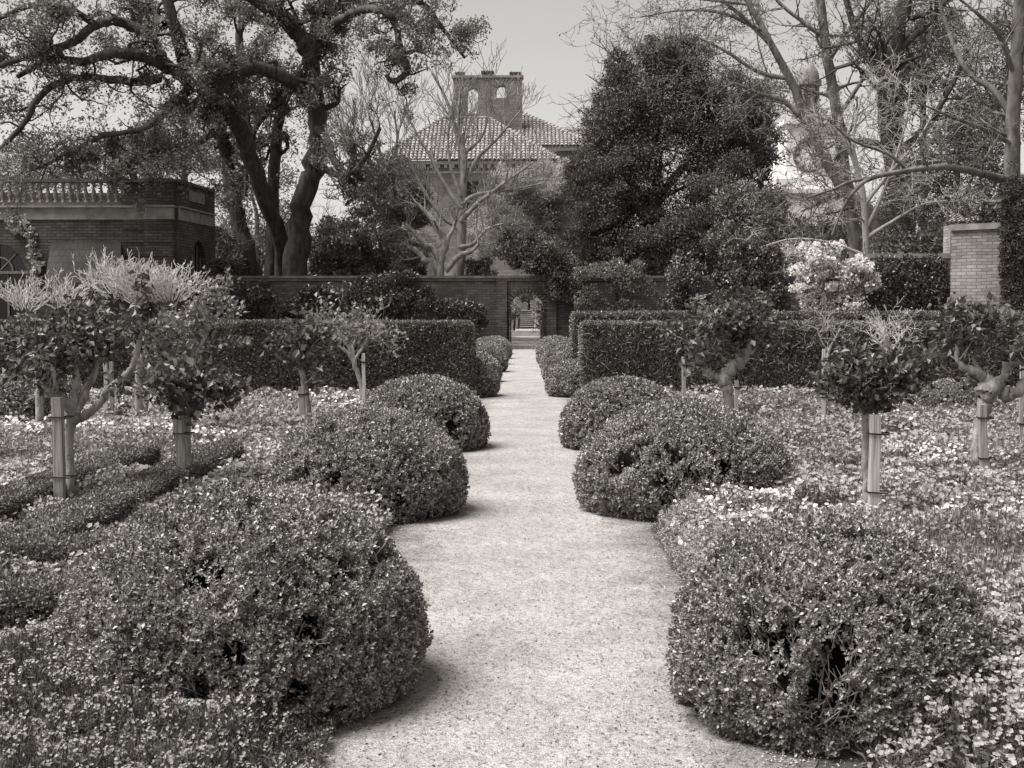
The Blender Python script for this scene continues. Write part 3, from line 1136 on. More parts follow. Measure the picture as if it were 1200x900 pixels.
# ------------------------------------------------------------------ the long garden wall with its arched gateway
YW = 58.5
wtop = Zh(326, YW)
e = empty('garden_wall', (0, YW, 0), 'long dark brick garden wall pierced by the small arched gateway', 'brick wall')
mb = MB()
gx = X(617, YW)
xl = X(243, YW)
hwid = X(637, YW) - gx
spr = Zh(343, YW) - hwid
wall_slab(mb, (xl, YW), (1, 0), 20 - xl, 0, wtop, .5, [(gx - xl, hwid, 0, spr, hwid, False)])
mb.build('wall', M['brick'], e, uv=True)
mb = MB()
mb.box(xl - .05, YW - .09, wtop + .003, 20, YW + .59, wtop + .11)
mb.box(xl - .02, YW - .04, wtop - .12, 20, YW - .003, wtop - .003)
mb.build('coping', M['stonedark'], e)
mb = MB()
for a, b in ((582, 594), (641, 652)):
    mb.box(X(a, YW), YW - .14, 0, X(b, YW), YW - .004, wtop - .13)
mb.build('pilaster', M['brick'], e, uv=True)
mb = MB()
for k in range(17):      # brick arch ring
    a = PI * k / 17 + .03
    b = PI * (k + 1) / 17 - .03
    r0, r1 = hwid + .012, hwid + .3
    v = []
    for y in (YW - .05, YW - .003):
        for r, t in ((r0, a), (r1, a), (r1, b), (r0, b)):
            v.append((gx + r * math.cos(t), y, spr + r * math.sin(t)))
    mb.add(v, [(0, 1, 2, 3), (4, 5, 6, 7), (0, 1, 5, 4), (1, 2, 6, 5), (2, 3, 7, 6), (3, 0, 4, 7)])
mb.build('arch_ring', M['brick'], e, uv=True)
for s in (-1, 1):
    gt = empty('iron_gate', (gx + s * (hwid - .03), YW, 0), 'open dark iron gate leaf on the %s side of the arched gateway' % ('left' if s < 0 else 'right'), 'gate', 'open gate leaves of the archway')
    fr, ba = MB(), MB()
    x0 = gx + s * (hwid - .06)
    for y in (YW - .02, YW - .78):
        fr.box(x0 - .03, y - .03, .06, x0 + .03, y + .03, spr + (.15 if y < YW - .5 else .0))
    for z in (.12, 1.0, spr - .05):
        fr.box(x0 - .02, YW - .75, z, x0 + .02, YW - .05, z + .06)
    for k in range(6):
        y = YW - .14 - .105 * k
        ba.box(x0 - .01, y - .01, .18, x0 + .01, y + .01, spr + .1)
    fr.build('frame', M['darkmetal'], gt)
    ba.build('bars', M['darkmetal'], gt)

# ------------------------------------------------------------------ right-hand walls
YR = 38.0
z1 = Zh(303, YR)
e = empty('ivy_wall', (X(1060, YR), YR, 0), 'lower brick wall hung with ivy, to the right of the white blossom', 'brick wall')
mb = MB()
mb.box(X(1012, YR), YR, 0, X(1113, YR), YR + .4, z1)
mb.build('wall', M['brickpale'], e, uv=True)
mb = MB()
mb.box(X(1010, YR), YR - .07, z1 + .003, X(1112, YR), YR + .47, z1 + .14)
mb.build('coping', M['stone'], e)
YP = 37.6
e = empty('brick_pier', (X(1140, YP), YP, 0), 'tall pale sunlit brick wall beside the ivy-clad trunk at the right', 'brick wall')
mb = MB()
xa, xb = X(1113, YP), X(1174, YP - 1.0)
wall_slab(mb, (xa, YP), (xb - xa, -1.0), math.hypot(xb - xa, 1.0), 0, Zh(271, YP), .6)
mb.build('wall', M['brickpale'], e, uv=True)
mb = MB()
wall_slab(mb, (xa - .06, YP - .07), (xb - xa, -1.0), math.hypot(xb - xa, 1.0) + .1, Zh(271, YP) + .003, Zh(264, YP), .74)
mb.build('coping', M['stone'], e)


def tiled(mb, poly, tw=.36, th=.5, m=0, mu=1, lift=.05):
    """poly: planar polygon, first edge = the eave; half-round tiles as real geometry over an underlay"""
    poly = np.asarray(poly, float)
    O = poly[0]
    u = nrm(poly[1] - poly[0])
    nn = nrm(np.cross(u, poly[-1] - poly[0]))
    if nn[2] < 0:
        nn = -nn
    v = np.cross(nn, u)
    if (poly[-1] - poly[0]) @ v < 0:
        v = -v
    q = np.stack([(poly - O) @ u, (poly - O) @ v], 1)
    mb.add(poly, [tuple(range(len(poly)))], mu)
    us = np.arange(q[:, 0].min() + tw / 2, q[:, 0].max(), tw)
    vs = np.arange(q[:, 1].min(), q[:, 1].max(), th)
    U, Vv = np.meshgrid(us, vs)
    U, Vv = U.ravel(), Vv.ravel()
    ok = np.ones(len(U), bool)
    ins = np.zeros(len(U), bool)
    j = len(q) - 1
    for i in range(len(q)):
        xi, yi, xj, yj = q[i, 0], q[i, 1], q[j, 0], q[j, 1]
        vm = Vv + th * .5
        c = ((yi > vm) != (yj > vm)) & (U < (xj - xi) * (vm - yi) / (yj - yi + 1e-12) + xi)
        ins ^= c
        j = i
    U, Vv = U[ins], Vv[ins]
    K = len(U)
    rng = np.random.default_rng(K)
    ang = np.linspace(0, PI, 5)
    jt = rng.normal(size=K) * .012
    V = np.zeros((K, 10, 3))
    for e_, (f, r) in enumerate(((-.08, tw * .44), (1.0, tw * .34))):
        for i, a in enumerate(ang):
            V[:, e_ * 5 + i] = O + np.outer(U + jt + r * math.cos(a), u) + np.outer(Vv + f * th, v) + nn * (.012 + r * math.sin(a) * .8 + (.05 if e_ == 0 else 0))
    F = []
    b = (np.arange(K) * 10)[:, None]
    for i in range(4):
        F.append(np.concatenate([b + i, b + i + 1, b + 6 + i, b + 5 + i], 1))
    mb.add(V.reshape(-1, 3), np.concatenate(F), m)
    mb.add(V[:, :5].reshape(-1, 3), np.arange(K * 5).reshape(K, 5), m)


def tilemat():
    m, nt, b, out = newmat('clay tile')
    g = N(nt, 'ShaderNodeNewGeometry')
    nt.links.new(ramp2(nt, g.outputs['Random Per Island'], [(0, .19), (.5, .25), (1, .32)]), b.inputs['Base Color'])
    b.inputs['Roughness'].default_value = .9
    return m


M['tile'] = tilemat()

# little tiled roof peeping over the pale wall
YS = 42
e = empty('garden_shed', (X(1150, YS), YS, 0), 'small tiled outbuilding peeping over the pale brick wall at the right', 'shed')
mb = MB()
mb.box(X(1112, YS), YS, 0, X(1133, YS), YS + .7, Zh(264, YS))
mb.build('wall', M['brickpale'], e, uv=True)
mb = MB()
za, zb = Zh(262, YS), Zh(249, YS)
x0, x1 = X(1109, YS), X(1136, YS)
tiled(mb, [(x0, YS - .15, za), (x1, YS - .15, za), (x1 - .3, YS + .7, zb), (x0 + .3, YS + .7, zb)], .14, .16)
mb.build('roof', [M['tile'], M['tileback']], e)

# ------------------------------------------------------------------ brick pavilion at the left
YV = 57.0
e = empty('brick_pavilion', (X(100, YV), YV, 0), 'old brick garden pavilion with balustrade, arched window and awning at the left', 'pavilion')
zc0, zc1, zp = Zh(257, YV), Zh(243, YV), Zh(213, YV)
xL, xR = X(-70, YV), X(172, YV)
mb = MB()
wx = X(-2, YV)
wr = 1.26
dx0, dx1 = X(66, YV), X(140, YV)
wall_slab(mb, (xL, YV), (1, 0), xR - xL, 0, zc0, .45,
          [(wx - xL, wr, 1.2, Zh(318, YV), wr, False), ((dx0 + dx1) / 2 - xL, (dx1 - dx0) / 2, 0, Zh(286, YV), .02, False)])
mb.box(xR + .003, YV - .22, 0, X(206, YV), YV + .3, zc0)
# groove courses are shown by thin projecting belts
for py in (268, 284, 300, 316, 334):
    z = Zh(py, YV)
    mb.box(X(146, YV), YV - .05, z, xR - .003, YV - .003, z + .42)
    mb.box(xR + .03, YV - .262, z, X(206, YV) - .03, YV - .223, z + .42)
sx0, sy0 = X(210, YV), YV + .1
sx1, sy1 = X(251, 62.0), 62.0
sl = math.hypot(sx1 - sx0, sy1 - sy0)
sd_ = (sx1 - sx0, sy1 - sy0)
sA = np.array(sd_) / sl
wall_slab(mb, (sx0, sy0), sd_, sl, 0, zc0, .45, [(sl * .56, .95, 0, 4.05, .95, False)])
mb.box(xL, 62.0, 0, sx1, 62.4, zp)
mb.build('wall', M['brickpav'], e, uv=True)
mb = MB()
mb.box(X(206, YV) + .003, YV + .05, 0, sx0 - .003, YV + .3, zp)
mb.build('corner_recess', M['brick'], e, uv=True)
mb = MB()
mb.box(xL, YV - .06, zc0 + .003, xR, YV + .4, zc1)
mb.box(xL, YV - .2, zc1 + .003, xR, YV + .4, zc1 + .09)
mb.box(xR + .003, YV - .28, zc0 + .003, X(206, YV), YV + .4, zc1)
mb.box(xR + .003, YV - .42, zc1 + .003, X(206, YV) + .1, YV + .4, zc1 + .09)
wall_slab(mb, (sx0 + sA[1] * .05, sy0 - sA[0] * .05), sd_, sl, zc0 + .003, zc1, .5)
wall_slab(mb, (sx0 + sA[1] * .16, sy0 - sA[0] * .16), sd_, sl + .1, zc1 + .003, zc1 + .09, .5)
mb.build('cornice', M['stone'], e)
mb = MB()
xp0 = X(144, YV)
mb.box(xp0, YV - .05, zc1 + .093, xR, YV + .3, zp)
mb.box(xR + .003, YV - .24, zc1 + .093, X(206, YV), YV + .3, zp)
wall_slab(mb, (sx0, sy0), sd_, sl, zc1 + .093, zp, .45)
mb.box(xL, YV - .05, zc1 + .093, X(-25, YV), YV + .3, zp)
mb.build('parapet', M['brickpav'], e, uv=True)
mb = MB()
mb.box(xL, YV - .12, zp + .003, xR + .05, YV + .38, zp + .15)
mb.box(xR + .053, YV - .32, zp + .003, X(207, YV), YV + .38, zp + .15)
wall_slab(mb, (sx0 + sA[1] * .1, sy0 - sA[0] * .1), sd_, sl + .1, zp + .003, zp + .15, .6)
mb.box(X(-25, YV) + .01, YV - .03, zc1 + .095, xp0 - .01, YV + .25, zc1 + .25)
mb.build('coping', M['stonedark'], e)
mb = MB()
wall_slab(mb, (sx0 + sA[1] * .03 + sA[0] * 1.4, sy0 - sA[0] * .03 + sA[1] * 1.4), sd_, 2.2, zc1 + .45, zp - .2, .02)
mb.build('panel', M['stone'], e)
bal0 = None
zb0, zb1 = zc1 + .253, zp
prof = [(.10, 0), (.10, .06), (.05, .09), (.075, .2), (.115, .34), (.10, .48), (.055, .66), (.045, .8), (.07, .86), (.1, .92), (.1, 1.0)]
k = 0
xx = X(-22, YV)
while xx < xp0 - .15:
    if bal0 is None:
        mb = MB()
        a = np.arange(10) * 2 * PI / 10
        V = np.array([[(r * math.cos(t), r * math.sin(t), z * (zb1 - zb0)) for t in a] for r, z in prof]).reshape(-1, 3)
        idx = np.arange(len(V)).reshape(len(prof), 10)
        mb.add(V, np.stack([idx[:-1], np.roll(idx[:-1], -1, 1), np.roll(idx[1:], -1, 1), idx[1:]], -1).reshape(-1, 4), 0, True)
        o = bal0 = mb.build('baluster', M['stone'], e, origin=(0, 0, 0))
    else:
        o = bal0.copy()
        COL.objects.link(o)
        o.parent = e
    o.location = (xx - e.location.x, YV + .11 - e.location.y, zb0)
    xx += .34
# arched window
fw = empty('window', (0, 0, 0), None, None)
fw.parent = e
mb = MB()
zs = Zh(318, YV)
for r in (wr - .03, wr * .5):
    aa = np.linspace(0, PI, 22)
    mb.tube([(wx + r * math.cos(t), YV + .2, zs + r * math.sin(t)) for t in aa], [.05] * 22, 6)
for t in (PI * .25, PI * .5, PI * .75):
    c, s = math.cos(t), math.sin(t)
    mb.sticks([(wx + .1 * c, YV + .2, zs + .1 * s)], [(wx + wr * c, YV + .2, zs + wr * s)], .035, .035, 6)
mb.box(wx - wr - .15, YV - .06, zs - .1, wx + wr + .15, YV + .3, zs + .02)
for f in (-1, -.33, .33, 1):
    mb.box(wx + f * (wr - .05) - .04, YV + .16, 1.22, wx + f * (wr - .05) + .04, YV + .24, zs - .11)
def rel(o, par):      # child of a child Empty: keep it where it stands
    o.parent = par
mbw = mb
o = mbw.build('frame', M['frame'], None)
o.location = -e.location
rel(o, fw)
mb = MB()
mb.box(wx - wr - .02, YV + .25, 1.19, wx + wr + .02, YV + .27, zs + wr)
o = mb.build('pane', M['glass'], None)
o.location = -e.location
rel(o, fw)
mb = MB()
ax0, ax1 = X(62, YV), X(143, YV)
zt, zbm = Zh(283, YV), Zh(331, YV - 1.2)
bx0, bx1 = X(53, YV - 1.2), X(143, YV - 1.2)
mb.add([(ax0, YV - .03, zt), (ax1, YV - .03, zt), (bx1, YV - 1.2, zbm), (bx0, YV - 1.2, zbm),
        (ax0, YV - .03, zt - .05), (ax1, YV - .03, zt - .05), (bx1, YV - 1.17, zbm - .05), (bx0, YV - 1.17, zbm - .05)],
       [(0, 1, 2, 3), (4, 5, 6, 7), (0, 3, 7, 4), (1, 2, 6, 5), (2, 3, 7, 6)])
vn = 16
for k in range(vn):      # scalloped valance
    u0, u1 = bx0 + (bx1 - bx0) * k / vn, bx0 + (bx1 - bx0) * (k + 1) / vn
    um = (u0 + u1) / 2
    mb.add([(u0, YV - 1.203, zbm), (u1, YV - 1.203, zbm), (u1, YV - 1.203, zbm - .16), (um, YV - 1.203, zbm - .26), (u0, YV - 1.203, zbm - .16)], [(0, 1, 2, 3, 4)])
mb.build('awning', M['awning'], e, uv=True)
mb = MB()
for xx_ in (bx0 + .05, (bx0 + bx1) / 2, bx1 - .05):
    mb.sticks([(xx_, YV - 1.15, zbm - .06)], [(xx_ * .5 + (ax0 + ax1) / 4, YV - .02, zbm - .5)], .02, .02, 5)
mb.build('awning_frame', M['darkmetal'], e)
mb = MB()
mb.box(dx0 - .02, YV + .3, 0, dx1 + .02, YV + .32, Zh(286, YV))
mb.build('glass_door', M['glass'], e)
mb = MB()
q0 = np.array([sx0, sy0]) + sA * (sl * .56 - 1.0) + np.array([-sA[1], sA[0]]) * .3
wall_slab(mb, q0, sd_, 2.0, 0, 5.05, .03)
mb.build('glass_door', M['glass'], e)
mb = MB()
for k in range(5):
    q = np.array([sx0, sy0]) + sA * (sl * .56 - .9 + k * .45) + np.array([-sA[1], sA[0]]) * .25
    mb.box(q[0] - .03, q[1] - .03, 0, q[0] + .03, q[1] + .03, 4.0 + .95 * math.sqrt(max(0, 1 - ((k - 2) / 2.1) ** 2)))
mb.build('door_bars', M['frame'], e)

rng = np.random.default_rng(88)
e2 = empty('flowering_vine', (X(40, YV), YV - .2, 0), 'pale-leafed vine trailing down the pavilion wall beside the arched window', 'climber')
f = MB()
blob_leaves(f, [pblob(px, py, YV - .12, rx, ry, .12) for px, py, rx, ry in ((18, 268, 8, 4), (28, 263, 6, 4), (37, 283, 5, 10), (40, 300, 6, 8), (45, 312, 7, 6), (33, 273, 5, 5), (42, 325, 6, 7), (15, 258, 10, 3))], 620, .17, rng, 4, .2, .5, asp=.8)
f.build('leaves', M['pale'], e2)
t = MB()
limb(t, [(44, 405, 1.2), (42, 340, 1), (44, 312, .9), (38, 285, .8), (33, 270, .7), (20, 262, .5)], YV - .1, rng, 5)
limb(t, [(42, 330, .8), (36, 305, .6), (30, 285, .4)], YV - .1, rng, 5)
t.build('stems', M['bark'], e2)

# ------------------------------------------------------------------ the big house behind
YH = 112.0
e = empty('brick_house', (X(548, YH), YH, 0), 'large brick house with tiled hip roof and open arched chimney tower', 'house')
ze = Zh(193, YH)
hx0, hx1 = X(455, YH), X(646, YH)
mb = MB()
wz0, wz1 = Zh(252, YH), Zh(212, YH)
wxm = X(553, YH)
ops = [(wxm - hx0, .62, wz0, wz1, .02, False)]
for px in (490, 610):
    ops.append((X(px, YH) - hx0, .62, wz0, wz1, .02, False))
wall_slab(mb, (hx0, YH), (1, 0), hx1 - hx0, 0, ze, .5, ops)
mb.box(hx0, YH + .5, 0, hx1, YH + 14, ze - .01)
mb.box(hx1, YH + 9, 0, X(720, YH + 9), YH + 18, Zh(188, YH + 9))
mb.box(X(630, YH + 9), YH + 8.75, Zh(190, YH + 9), X(722, YH + 9), YH + 8.997, Zh(184, YH + 9))
mb.build('wall', M['brickhouse'], e, uv=True)
for o_ in ops:
    xc = hx0 + o_[0]
    w = empty('window', (0, 0, 0), None, None)
    w.parent = e
    mb = MB()
    for a in (-.6, 0, .6):
        mb.box(xc + a - .05, YH + .2, wz0, xc + a + .05, YH + .28, wz1)
    for z in np.linspace(wz0, wz1 - .08, 5):
        mb.box(xc - .62, YH + .21, z, xc + .62, YH + .27, z + .07)
    o = mb.build('frame', M['stonedark'], None)
    o.location = -e.location
    o.parent = w
    mb = MB()
    mb.box(xc - .61, YH + .3, wz0, xc + .61, YH + .33, wz1)
    o = mb.build('pane', M['glass'], None)
    o.location = -e.location
    o.parent = w
mb = MB()
mb.box(hx0 - .3, YH - .5, ze + .003, hx1 + .3, YH + 14.4, ze + .3)
mb.box(hx0 - .1, YH - .12, ze - .75, hx1 + .1, YH - .003, ze - .55)
xx = hx0
while xx < hx1:
    mb.box(xx, YH - .45, ze - .3, xx + .25, YH - .004, ze - .003)
    xx += .62
mb.build('eaves_cornice', M['stonelight'], e)
mb = MB()
rx0, rx1 = X(441, YH - .8), X(656, YH - .8)
z2 = ze + .33
Yr = YH + 6
zr = Zh(139, Yr)
ra, rb = X(520, Yr), X(574, Yr)
tiled(mb, [(rx0, YH - .8, z2), (rx1, YH - .8, z2), (rb, Yr, zr), (ra, Yr, zr)])
tiled(mb, [(rx0, YH + 13.8, z2), (rx0, YH - .8, z2), (ra, Yr, zr)])
tiled(mb, [(rx1, YH - .8, z2), (rx1, YH + 13.8, z2), (rb, Yr, zr)])
# second, higher hip behind
Y2 = YH + 12
zr2 = Zh(124, Y2 + 3)
q0, q1 = X(505, YH + 6), X(700, YH + 6)
ap = (X(590, Y2 + 3), Y2 + 3, zr2)
zq = Zh(170, YH + 6)
tiled(mb, [(q0, YH + 6.5, zq), (q1, YH + 6.5, zq), ap])
tiled(mb, [(q1, YH + 6.5, zq), (q1, YH + 24, zq), ap])
tiled(mb, [(q0, YH + 24, zq), (q0, YH + 6.5, zq), ap])
# low wing to the right
mw = MB()
mw.box(X(512, YH + 7), YH + 7.2, ze - .2, q1 - .5, YH + 20, zq - .01)
mw.build('upper_wall', M['brickhouse'], e, uv=True)
mw = MB()
mw.box(X(512, YH + 7), YH + 6.7, zq - .42, q1 - .3, YH + 7.19, zq - .02)
mw.build('upper_cornice', M['stonelight'], e)
w0, w1 = X(630, YH + 8.6), X(730, YH + 8.6)
tiled(mb, [(w0, YH + 8.6, Zh(182, YH + 8.6)), (w1, YH + 8.6, Zh(182, YH + 8.6)), (w1, YH + 13, Zh(153, YH + 13)), (w0, YH + 13, Zh(153, YH + 13))])
mb.build('roof', [M['tile'], M['tileback']], e)
mb = MB()
def ridge(a, b, r=.17):
    a, b = np.array(a, float), np.array(b, float)
    n = int(np.linalg.norm(b - a) / .5) + 1
    t = np.linspace(0, 1, n + 1)
    for i in range(n):
        p, q = a + (b - a) * t[i], a + (b - a) * t[i + 1]
        mb.sticks([p + np.array([0, 0, .08])], [q + np.array([0, 0, .04])], r * 1.1, r * .9, 7)
ridge((rx0, YH - .8, z2), (ra, Yr, zr)); ridge((rx1, YH - .8, z2), (rb, Yr, zr)); ridge((ra, Yr, zr), (rb, Yr, zr))
ridge((q1, YH + 6.5, zq), ap); ridge((w0, YH + 13, Zh(153, YH + 13)), (w1, YH + 13, Zh(153, YH + 13)))
mb.build('ridge_tiles', M['stone'], e)
ch = empty('chimney_tower', (0, 0, 0), None, None)
ch.parent = e
YC = YH + 9.5
cx0, cx1 = X(532, YC), X(612, YC)
zt = Zh(91, YC)
mb = MB()
U = lambda px: X(px, YC) - cx0
s_ = YC / FPX
wall_slab(mb, (cx0, YC), (1, 0), cx1 - cx0, Zh(190, YC), zt, 1.1,
          [(U(554.5), 6.3 * s_, Zh(133, YC), Zh(109, YC), 6.5 * s_, False), (U(588), 6.2 * s_, Zh(114.5, YC), Zh(106, YC), 6.2 * s_, False)])
o = mb.build('shaft', M['brickchim'], None, uv=True)
o.location = -e.location
o.parent = ch
mb = MB()
mb.box(cx0 - .12, YC - .12, zt + .003, cx1 + .12, YC + 1.22, zt + .22)
o = mb.build('coping', M['stone'], None)
o.location = -e.location
o.parent = ch
for a, b in ((534, 545), (564, 579), (597, 611)):
    mb = MB()
    xa_, xb_ = X(a, YC), X(b, YC)
    top = Zh(84 if a != 564 else 82.5, YC)
    mb.box(xa_ + .05, YC + .1, zt + .223, xb_ - .05, YC + 1.0, zt + .4)
    for f in np.linspace(0, 1, 4):
        mb.box(xa_ + .08 + f * (xb_ - xa_ - .3), YC + .15, zt + .4, xa_ + .2 + f * (xb_ - xa_ - .3), YC + .95, top - .16)
    mb.box(xa_, YC + .05, top - .157, xb_, YC + 1.05, top)
    o = mb.build('chimney_cap', M['pot'], None)
    o.location = -e.location
    o.parent = ch

# ------------------------------------------------------------------ white cupola on the garden house
YG = 82.0
sg = YG / FPX
gx_ = X(953, YG)
e = empty('garden_house', (gx_, YG, 0), 'garden house with white clock cupola rising behind the bare branches', 'garden house')
mb = MB()
mb.box(X(862, YG), YG, 0, X(1060, YG), YG + 8, Zh(300, YG))
mb.build('wall', M['brickhouse'], e, uv=True)
mb = MB()
ya, yb = YG - .5, YG + 4
tiled(mb, [(X(855, YG), ya, Zh(300, YG)), (X(1066, YG), ya, Zh(300, YG)), (X(1040, YG), yb, Zh(250, YG)), (X(885, YG), yb, Zh(250, YG))])
mb.build('roof', [M['tile'], M['tileback']], e)
cu = empty('cupola', (0, 0, 0), None, None)
cu.parent = e
cyy = YG + 3.0
s_ = cyy / FPX


def cbox(mb, hw, p0, p1, d=1.0):
    mb.box(gx_ - hw * s_, cyy - hw * s_ * d, Zh(p0, cyy), gx_ + hw * s_, cyy + hw * s_ * d, Zh(p1, cyy))


def cadd(name, mb, mat):
    o = mb.build(name, mat, None)
    o.location = -e.location
    o.parent = cu


mb = MB()
cbox(mb, 43, 268, 231)
cbox(mb, 47, 230.9, 226)
cbox(mb, 42, 225.9, 214)
cbox(mb, 27, 213.9, 150)
cbox(mb, 31, 149.9, 145)
cadd('clock_stage', mb, M['whitepaint'])
for s in (-1, 1):      # scrolled buttresses
    mb = MB()
    pr = []
    for t in np.linspace(0, 1, 14):
        x = 27.3 + 14 * (1 - t) ** 1.7 + 3 * math.sin(t * 9) * (1 - t)
        pr.append((x, 213 - 62 * t))
    for a, b in zip(pr[:-1], pr[1:]):
        v = []
        for y in (cyy - 14 * s_, cyy + 14 * s_):
            v += [(gx_ + s * 27.2 * s_, y, Zh(a[1], cyy)), (gx_ + s * a[0] * s_, y, Zh(a[1], cyy)), (gx_ + s * b[0] * s_, y, Zh(b[1], cyy)), (gx_ + s * 27.2 * s_, y, Zh(b[1], cyy))]
        mb.add(v, [(0, 1, 2, 3), (4, 5, 6, 7), (1, 2, 6, 5)])
    cadd('scroll_buttress', mb, M['whitepaint'])
mb = MB()
a = np.linspace(0, 2 * PI, 33)
mb.tube([(gx_ + 18 * s_ * math.cos(t), cyy - 27.5 * s_, Zh(186, cyy) + 18 * s_ * math.sin(t)) for t in a], [.1] * 33, 6, cap=False)
for k in range(12):
    t = k * PI / 6
    mb.sticks([(gx_ + 13 * s_ * math.cos(t), cyy - 27.4 * s_, Zh(186, cyy) + 13 * s_ * math.sin(t))], [(gx_ + 16 * s_ * math.cos(t), cyy - 27.4 * s_, Zh(186, cyy) + 16 * s_ * math.sin(t))], .05, .05, 4)
for t, l in ((1.9, 8), (.4, 12)):
    mb.sticks([(gx_, cyy - 27.5 * s_, Zh(186, cyy))], [(gx_ + l * s_ * math.cos(t), cyy - 27.5 * s_, Zh(186, cyy) + l * s_ * math.sin(t))], .06, .04, 4)
cadd('clock', mb, M['stonedark'])
mb = MB()
for k in range(8):
    t = (k + .5) * PI / 4
    c = (gx_ + 13.5 * s_ * math.cos(t), cyy + 13.5 * s_ * math.sin(t))
    mb.sticks([(c[0], c[1], Zh(144.8, cyy))], [(c[0], c[1], Zh(102, cyy))], .14, .11, 8)
def octo(mb, r, p0, p1):
    mb.prism([(gx_ + r * s_ * math.cos((k + .5) * PI / 4), cyy + r * s_ * math.sin((k + .5) * PI / 4)) for k in range(8)], Zh(p0, cyy), Zh(p1, cyy))
octo(mb, 18, 101.9, 96)
octo(mb, 10, 144.8, 102)
octo(mb, 17.5, 144.7, 141)
cadd('lantern', mb, M['stone'])
mb = MB()
tt = np.linspace(0, PI / 2, 9)
V = np.array([[(gx_ + 15.5 * s_ * math.cos(t) * math.cos(a), cyy + 15.5 * s_ * math.cos(t) * math.sin(a), Zh(95.8, cyy) + 22 * s_ * math.sin(t)) for a in np.arange(16) * PI / 8] for t in tt]).reshape(-1, 3)
idx = np.arange(len(V)).reshape(9, 16)
mb.add(V, np.stack([idx[:-1], np.roll(idx[:-1], -1, 1), np.roll(idx[1:], -1, 1), idx[1:]], -1).reshape(-1, 4), 0, True)
mb.sticks([(gx_, cyy, Zh(74, cyy))], [(gx_, cyy, Zh(62, cyy))], .14, .03, 8)
cadd('dome', mb, M['stone'])


# ------------------------------------------------------------------ trees beyond the wall
def tree_empty(name, px, Y, label, cat='tree', group=None):
    return empty(name, (X(px, Y), Y, 0), label, cat, group)


GT = 'trees beyond the garden wall'
